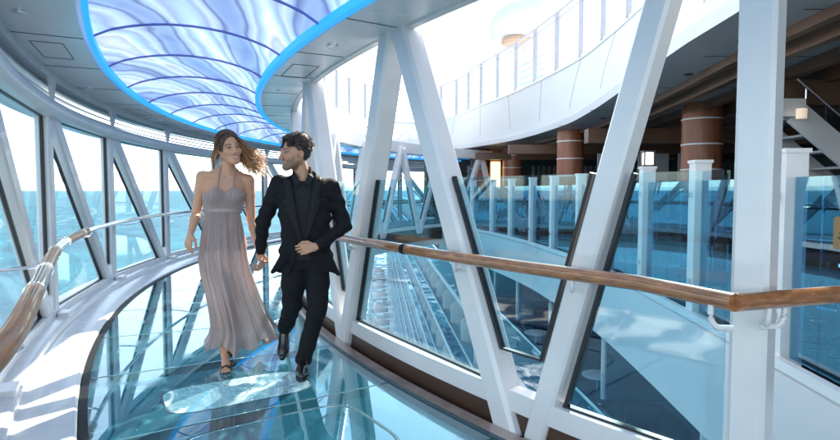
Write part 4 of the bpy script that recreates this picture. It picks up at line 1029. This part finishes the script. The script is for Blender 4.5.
    for i in range(520):          # combed hair lying over the head from the parting
        s_ = -1 if rs.rand() < .45 else 1; y0 = -.055+.13*rs.rand(); th0 = rad(4*rs.rand()); th1 = rad(75+35*rs.rand()) if s_ < 0 else rad(60+40*rs.rand()); bk = .03+.05*rs.rand(); pts = []
        for k in range(12):
            t = k/11; th = th0+(th1-th0)*t; yy = y0+bk*t*1.2+.01*math.sin(5*t+i); yy = min(max(yy, -.08), .098); sc_ = math.sqrt(max(.02, 1-((yy-.018)/.106)**2)); rr = 1.035+.02*rs.rand()*t
            q = V3(s_*.083*sc_*math.sin(th)*rr-.006, yy, .030+.100*sc_*math.cos(th)*rr); pts.append(hc+Rh@q*1.05)
        br = .7+.6*rs.rand(); curves.append((pts, (lambda f_, br=br: tuple(c*br for c in (.085, .038, .017))), .8+.5*rs.rand()))
    for i in range(1150):
        a = rs.rand()*6.283; el = rs.rand()*1.25+.1; dl = V3(math.cos(a)*math.cos(el), math.sin(a)*math.cos(el), math.sin(el))
        q = V3(0, .018, .030)+dl*V3(.083, .104, .100)*1.0
        if q[1] < -.030 and q[2] < .095: continue
        if q[0] < -.05 and q[1] < .01 and q[2] < .07: continue
        p = hc+Rh@q*1.05; outl = rs.rand() < .13
        if outl and q[0] < 0: tgt = p+V3(-.03-.03*rs.rand(), .02, -.17-.05*rs.rand()); mid = hc+Rh@(q*1.12+V3(-.01, 0, -.06))
        else:
            u = rs.rand(); tgt = hc+V3(.12+.14*u+rs.randn()*.022, .02+rs.randn()*.045, -.03-.15*rs.rand()+.02*rs.randn()-.03*u); mid = hc+V3(.072+.03*rs.rand(), .05+rs.randn()*.03, .055-.10*rs.rand())
            if q[0] < -.02: mid = hc+V3(.0+.02*rs.rand(), .09+.02*rs.rand(), .07+.02*rs.randn()) if q[1] > -.02 else hc+V3(.02, -.03, .132)
        fr2 = rs.rand()*6; amp = .008+.012*rs.rand(); pts = []
        for k in range(14):
            t = k/13; P_ = (1-t)**2*p+2*t*(1-t)*mid+t*t*tgt; pts.append(P_+amp*t*V3(math.sin(7*t+fr2)*.4, math.cos(6*t+fr2), math.sin(8*t+fr2)))
        br = .75+.5*rs.rand(); curves.append((pts, (lambda f_, br=br: tuple(min(1, c*br) for c in hcol(f_))), .6+.8*rs.rand()))
    v2, f2, c2 = strandmesh(curves, .0026, .0008); v, f = joined([(v, f), (v2, np.array(f2))]); pmesh('hair', v, f, MHAIR, o, np.concatenate([cc, c2]))
    return o

# ---------- the man
def build_man():
    B_ = Shape(); hc = V3(-.038, .0, 1.615); Rh = euler(yaw=-62, roll=-3, pitch=-2); hd = head_shape(False)
    B_.cone((.03, .03, 1.38), (-.01, .02, 1.53), .062, .056, .03)
    B_.table([(1.0, .03, .02, .10, .08), (1.3, .03, .02, .12, .09), (1.42, .03, .02, .10, .07)], .02)
    wrR = V3(-.300, .185, .875); wrL = V3(.098, -.168, .950)
    B_.cone((-.292, .15, 1.0), wrR, .032, .026, .01); B_.cone((.185, -.105, 1.002), wrL, .030, .027, .01)
    r1 = hand(B_, wrR+V3(0, 0, -.0), (.05, .02, -1), (-.9, -.35, 0), (0, -1, 0), (35, 42, 30), 1.02)
    r2 = hand(B_, wrL, (-1, -.12, -.16), (.05, 1, -.15), (-.1, -.2, 1), (22, 40, 30), 1.02)
    headadd(B_, hd, hc, Rh)
    parts = [B_.grid(hc-V3(.15, .15, .16), hc+V3(.15, .15, .14), .0028), B_.grid((-.12, -.10, 1.0), (.18, .14, 1.466), .005),
             B_.grid((-.36, r1[0][1], .70), (-.20, r1[1][1], 1.0), .0026), B_.grid((-.06, -.27, .84), (.25, -.06, 1.06), .0026)]
    v, f = joined(parts); Q = (v-hc)@Rh/1.05; near = (np.linalg.norm(Q, axis=1) < .17) & (Q[:, 2] > -.14)
    col = np.tile(np.array(SKIN['m']), (len(v), 1)); col[near] = head_cols(Q[near], False, SKIN['m'])
    o = pmesh('person', v, f, MSK, None, col); frame(o, -.865, 4.07)
    tag(o, 'dark haired bearded man in a black suit looking at the woman', 'person')
    tab = [(.755, .035, .02, .208, .128), (.85, .032, .02, .196, .125), (.98, .03, .02, .172, .118), (1.10, .03, .02, .178, .122), (1.24, .03, .02, .198, .128), (1.34, .03, .02, .205, .120), (1.395, .03, .022, .192, .100), (1.43, .03, .025, .150, .085), (1.462, .03, .03, .095, .072), (1.49, .028, .032, .070, .060)]
    T_ = np.array(tab)
    def front(x, z, off=0, ex=2.5):
        cx, cy, rx, ry = [np.interp(z, T_[:, 0], T_[:, j]) for j in range(1, 5)]; u = min(abs((x-cx)/rx), .995); return cy-ry*(1-u**ex)**(1/ex)-off
    def w_(z): return np.where(z > .965, .010+(z-.965)*.165, .010+(.965-z)*.42)
    J = Shape()
    def fold(P): return .0035*fbm(P, 28, 5)+.0030*np.sin(P[:, 2]*55+P[:, 0]*40+2*np.sin(P[:, 0]*14))*np.exp(-((P[:, 2]-.98)/.12)**2)
    J.table(tab, .02, 2.5, fold)
    # open front
    def cutf(P):
        x = P[:, 0]-.03+.018; ww = w_(P[:, 2]); return np.maximum(np.abs(x)-ww, P[:, 1]+.0)
    J.add(cutf, (-.25, -.3, .7), (.3, .0, 1.6), .006, 's')
    shR, elR, wr = V3(-.150, .03, 1.395), V3(-.275, .11, 1.115), V3(-.298, .178, .905)
    shL, elL, wl = V3(.215, .03, 1.370), V3(.315, .02, 1.085), V3(.130, -.155, .967)
    def sfold(P): return .004*np.sin(P[:, 2]*75+P[:, 0]*35+fbm(P, 12, 3)*2)
    for a, e, w2 in ((shR, elR, wr), (shL, elL, wl)):
        J.cone(a, a+(e-a)*.4, .068, .062, .03); J.cone(a+(e-a)*.4, e, .062, .053, .015); J.cone(e, w2, .053, .040, .015)
    J.add(lambda P: sfold(P), (-.4, -.3, .85), (-.17, .3, 1.33), .0, 'd'); J.add(lambda P: sfold(P), (.19, -.3, .85), (.42, .3, 1.33), .0, 'd')
    # flared corners of the jacket
    J.cone((.17, -.06, .86), (.262, -.05, .735), .042, .014, .03); J.cone((-.12, -.07, .86), (-.205, -.05, .765), .040, .014, .03)
    # hollow the jacket at the neck
    J.cone((.03, -.0, 1.40), (.0, -.01, 1.62), .055, .085, .008, 's')
    v, f = J.grid((-.38, -.24, .71), (.40, .26, 1.52), .0042); pmesh('jacket', v, f, M['suit'], o)
    # shirt
    St = Shape(); St.table([(r[0], r[1], r[2]+.003, r[3]-.022, r[4]-.014) for r in tab[1:]], .02, 2.4, lambda P: .002*fbm(P, 35, 9))
    St.cone((.03, .02, 1.40), (.012, .02, 1.50), .070, .068, .015); St.cone((.03, -.005, 1.38), (-.01, -.03, 1.60), .038, .062, .006, 's')
    St.cone((.02, .02, 1.44), (.0, .01, 1.60), .060, .060, .002, 's')
    v, f = St.grid((-.2, -.14, .84), (.24, .16, 1.52), .004); pmesh('shirt', v, f, M['shirt'], o)
    g = MB()
    for k in range(6): z = 1.33-.068*k; g.lathe((.012, front(.012, z, -.012), z), [(.006, -.003), (.006, .003)], 10)
    g.build('shirt_button', M['gasket'], o)
    for s in (-1, 1):       # collar points and lapels
        cx = .012; ts = []
        g = MB(); a = (cx+s*.020, front(cx, 1.36, .002), 1.368); b_ = (cx+s*.062, -.040, 1.435); c2 = (cx+s*.052, -.02, 1.485); d_ = (cx+s*.012, -.064, 1.425)
        vs = [V3(*q) for q in ((cx+s*.046, -.088, 1.372), (cx+s*.078, -.045, 1.435), (cx+s*.062, .02, 1.492), (cx+s*.045, -.035, 1.462), (cx+s*.012, -.078, 1.405))]
        g.slab([tuple(q) for q in vs], (0, -.007, .002)); g.build('collar', M['shirt'], o)
        zs = np.linspace(.985, 1.43, 28); top = []; 
        for z in zs:
            w0 = float(w_(z)); t = (z-.985)/(1.43-.985); lw = .012+.070*min(1, t/.62)**.9
            if t > .66: lw = .050+.010*(1-t)
            x0 = cx+s*(w0-.004); x1 = cx+s*(w0+lw); top.append((x0, x1, z))
        vs, fs = [], []
        for x0, x1, z in top:
            for u in (0, .33, .66, 1): x = x0+(x1-x0)*u; vs.append((x, front(x, z, .010-.002*u), z+.012*u))
        k = 4; fs = [(i*k+j, i*k+j+1, (i+1)*k+j+1, (i+1)*k+j) for i in range(len(top)-1) for j in range(3)]
        me = pmesh('lapel', np.array(vs), fs, M['suitl'], o); md = me.modifiers.new('thick', 'SOLIDIFY'); md.thickness = .006; md.offset = 0
    g = MB(); g.slab([(.118, front(.118, 1.27, .007), 1.262), (.185, front(.185, 1.27, .007), 1.272), (.185, front(.185, 1.28, .007), 1.285), (.118, front(.118, 1.28, .007), 1.275)], (0, -.003, 0)); g.build('breast_pocket', M['suitl'], o)
    # trousers
    Tr = Shape()
    def tf(P): return .0032*np.sin(P[:, 2]*48+fbm(P, 14, 2)*2.2+P[:, 0]*20)*(.35+np.exp(-((P[:, 2]-.5)/.1)**2)+np.exp(-((P[:, 2]-.16)/.1)**2))
    Tr.table([(.78, .03, .03, .165, .105), (.88, .03, .03, .165, .108), (1.0, .03, .025, .152, .10)], .02)
    Tr.chain([(-.045, .02, .83), (-.062, .03, .66), (-.072, .06, .50), (-.112, .26, .335), (-.135, .345, .265)], [.098, .086, .070, .060, .058], .02)
    Tr.chain([(.105, .02, .83), (.112, -.02, .66), (.110, -.055, .49), (.055, .0, .28), (.008, .015, .105)], [.098, .086, .070, .060, .062], .02)
    Tr.add(tf, (-.3, -.3, 0), (.3, .5, .74), 0, 'd')
    v, f = Tr.grid((-.25, -.17, .06), (.25, .48, 1.02), .0045); pmesh('trousers', v, f, M['suit'], o)
    # shoes
    def shoe(ankle, heel, ball, toe, nm):
        A, H_, Bq, T2 = [V3(*q) for q in (ankle, heel, ball, toe)]; sh = Shape(); sh.chain([A, (A+H_)/2], [.042, .038], .02); sh.cone(H_, Bq, .032, .040, .03); sh.cone(Bq, T2, .040, .026, .02); sh.cone(A, Bq, .036, .034, .03)
        lo_, hi_ = np.min([A, H_, Bq, T2], 0)-.07, np.max([A, H_, Bq, T2], 0)+.07
        d = Bq-H_; side = np.cross(d, (0, 0, 1.)); side /= np.linalg.norm(side); up_ = np.cross(side, d); up_ /= np.linalg.norm(up_); sh.add(lambda P: -((P-H_)@up_)-.028, (-9,)*3, (9,)*3, .001, 'i')
        v, f = sh.grid(lo_, hi_, .0035); me = pmesh('shoe', v, f, M['shoe'], o)
        g = MB(); ring_ = []
        for t, w2 in ((-.16, .022), (-.08, .032), (.1, .034), (.5, .036), (.85, .043), (1.1, .043), (1.38, .034), (1.55, .016)):
            c = H_+d*t if t <= 1 else Bq+(T2-Bq)*min((t-1)*2.0, 1.2); ring_.append((c-up_*.030, w2))
        vs = []; 
        for c, w2 in ring_: vs += [c-side*w2-up_*.014, c+side*w2-up_*.014, c+side*w2+up_*.004, c-side*w2+up_*.004]
        g.add(vs, [(4*i+j, 4*i+(j+1) % 4, 4*i+4+(j+1) % 4, 4*i+4+j) for i in range(len(ring_)-1) for j in range(4)]+[(0, 1, 2, 3), (28, 29, 30, 31)]); g.build('sole', M['gasket'], me)
    shoe((.008, .02, .10), (.004, .055, .050), (-.008, -.105, .048), (-.012, -.185, .042), 0)
    shoe((-.140, .36, .27), (-.142, .40, .225), (-.152, .325, .085), (-.156, .285, .045), 0)
    # hair
    def hf(P):
        q = (P-hc)@Rh/1.05; d1 = (np.linalg.norm((q-V3(0, .020, .036))/V3(.082, .103, .098), axis=1)-1)*.088
        d1 = d1+.0045*np.sin(q[:, 0]*130+q[:, 2]*60)*np.sin(q[:, 1]*95+1)+.003*fbm(q, 150, 4)
        fc = (np.linalg.norm((q-V3(0, -.095, -.030))/V3(.078, .085, .088), axis=1)-1)*.08
        lowcut = -(q[:, 2]-(-.050+np.clip(-(q[:, 1]-.035), -.05, .1)*1.3)); earcut = .030-np.sqrt((q[:, 1]-.008)**2+(q[:, 2]+.014)**2)
        earcut = np.where(np.abs(q[:, 0]) > .06, earcut, -1); return np.maximum.reduce([d1, -fc, lowcut, earcut])
    H = Shape(); H.add(hf, hc-.16, hc+.16, .001)
    qf = hc+Rh@V3(0, -.068, .108); H.ell(qf, (.030, .026, .014), .02); H.ell(hc+Rh@V3(.0, -.02, .125), (.045, .045, .018), .02)
    v, f = H.grid(hc-.15, hc+.16, .003); cc = np.tile(np.array((.028, .018, .014)), (len(v), 1))
    curves = []; rs = np.random.RandomState(5)
    for i in range(700):          # brushed back over the crown and down the sides
        x0 = (-.075+.15*rs.rand()); y0 = -.078+.16*rs.rand(); d_ = V3(x0*1.5, .35+.3*rs.rand(), 0); pts = []
        if y0 < -.03 and abs(x0) > .062: continue
        for k in range(7):
            t = k/6; x_ = x0+d_[0]*.05*t; y_ = y0+d_[1]*.07*t; e_ = max(.0, 1-(x_/.083)**2-((y_-.02)/.105)**2); q = V3(x_, y_, .036+.100*math.sqrt(e_)+.006*math.sin(2.5*t)+.004); pts.append(hc+Rh@q*1.05)
        br = .7+.8*rs.rand(); curves.append((pts, (lambda f_, br=br: (.032*br, .020*br, .015*br)), 1.1))
    for i in range(1300):
        a = rs.rand()*6.283; el = rs.rand()*1.5+.02; q = V3(0, .020, .036)+V3(math.cos(a)*math.cos(el), math.sin(a)*math.cos(el), math.sin(el))*V3(.082, .103, .098)
        if q[1] < -.06 and q[2] < .075: continue
        p = hc+Rh@q*1.05; dl = Rh@V3(q[0]*6+rs.randn()*.25, .55+rs.randn()*.35-(.9 if q[1] < -.03 else 0), .35+rs.randn()*.3); dl /= np.linalg.norm(dl); L_ = .018+.022*rs.rand()
        pts = [p+dl*L_*t+V3(0, 0, -.012*t*t) for t in (0, .33, .66, 1)]; br = .7+.9*rs.rand(); curves.append((pts, (lambda f_, br=br: (.035*br, .022*br, .016*br)), 1))
    v2, f2, c2 = strandmesh(curves, .0022, .0007); v, f = joined([(v, f), (v2, np.array(f2))]); pmesh('hair', v, f, MHAIR, o, np.concatenate([cc, c2]))
    return o
# fabrics
m = mat('dress_fabric', (.54, .43, .415), .6, var=.08, vs=8, bump=.15, bs=260, stretch=(1, 1, .12)); M['dress'] = m
n = m.node_tree; p = n.nodes['Principled BSDF']; out = n.nodes['Material Output']; tr = n.nodes.new('ShaderNodeBsdfTranslucent'); tr.inputs[0].default_value = (.56, .45, .43, 1)
tp = n.nodes.new('ShaderNodeBsdfTransparent'); m1 = n.nodes.new('ShaderNodeMixShader'); m1.inputs[0].default_value = .28; m2 = n.nodes.new('ShaderNodeMixShader'); m2.inputs[0].default_value = .08
p.inputs['Sheen Weight'].default_value = .3
n.links.new(p.outputs[0], m1.inputs[1]); n.links.new(tr.outputs[0], m1.inputs[2]); n.links.new(m1.outputs[0], m2.inputs[1]); n.links.new(tp.outputs[0], m2.inputs[2]); n.links.new(m2.outputs[0], out.inputs[0])
M['belt'] = mat('belt_cord', (.50, .38, .36), .4); M['sandal'] = mat('brown_leather', (.06, .02, .015), .35)
M['suit'] = mat('black_suit_wool', (.009, .009, .012), .8, var=.15, vs=60, bump=.12, bs=300, spec=.25); M['suitl'] = mat('black_lapel', (.008, .008, .011), .65, var=.1, spec=.3)
M['shirt'] = mat('black_shirt_cotton', (.015, .015, .019), .7, var=.1, vs=50, bump=.1, bs=200, spec=.3); M['shoe'] = mat('black_polished_leather', (.012, .011, .012), .18, coat=.4)
woman = build_woman(); man = build_man()
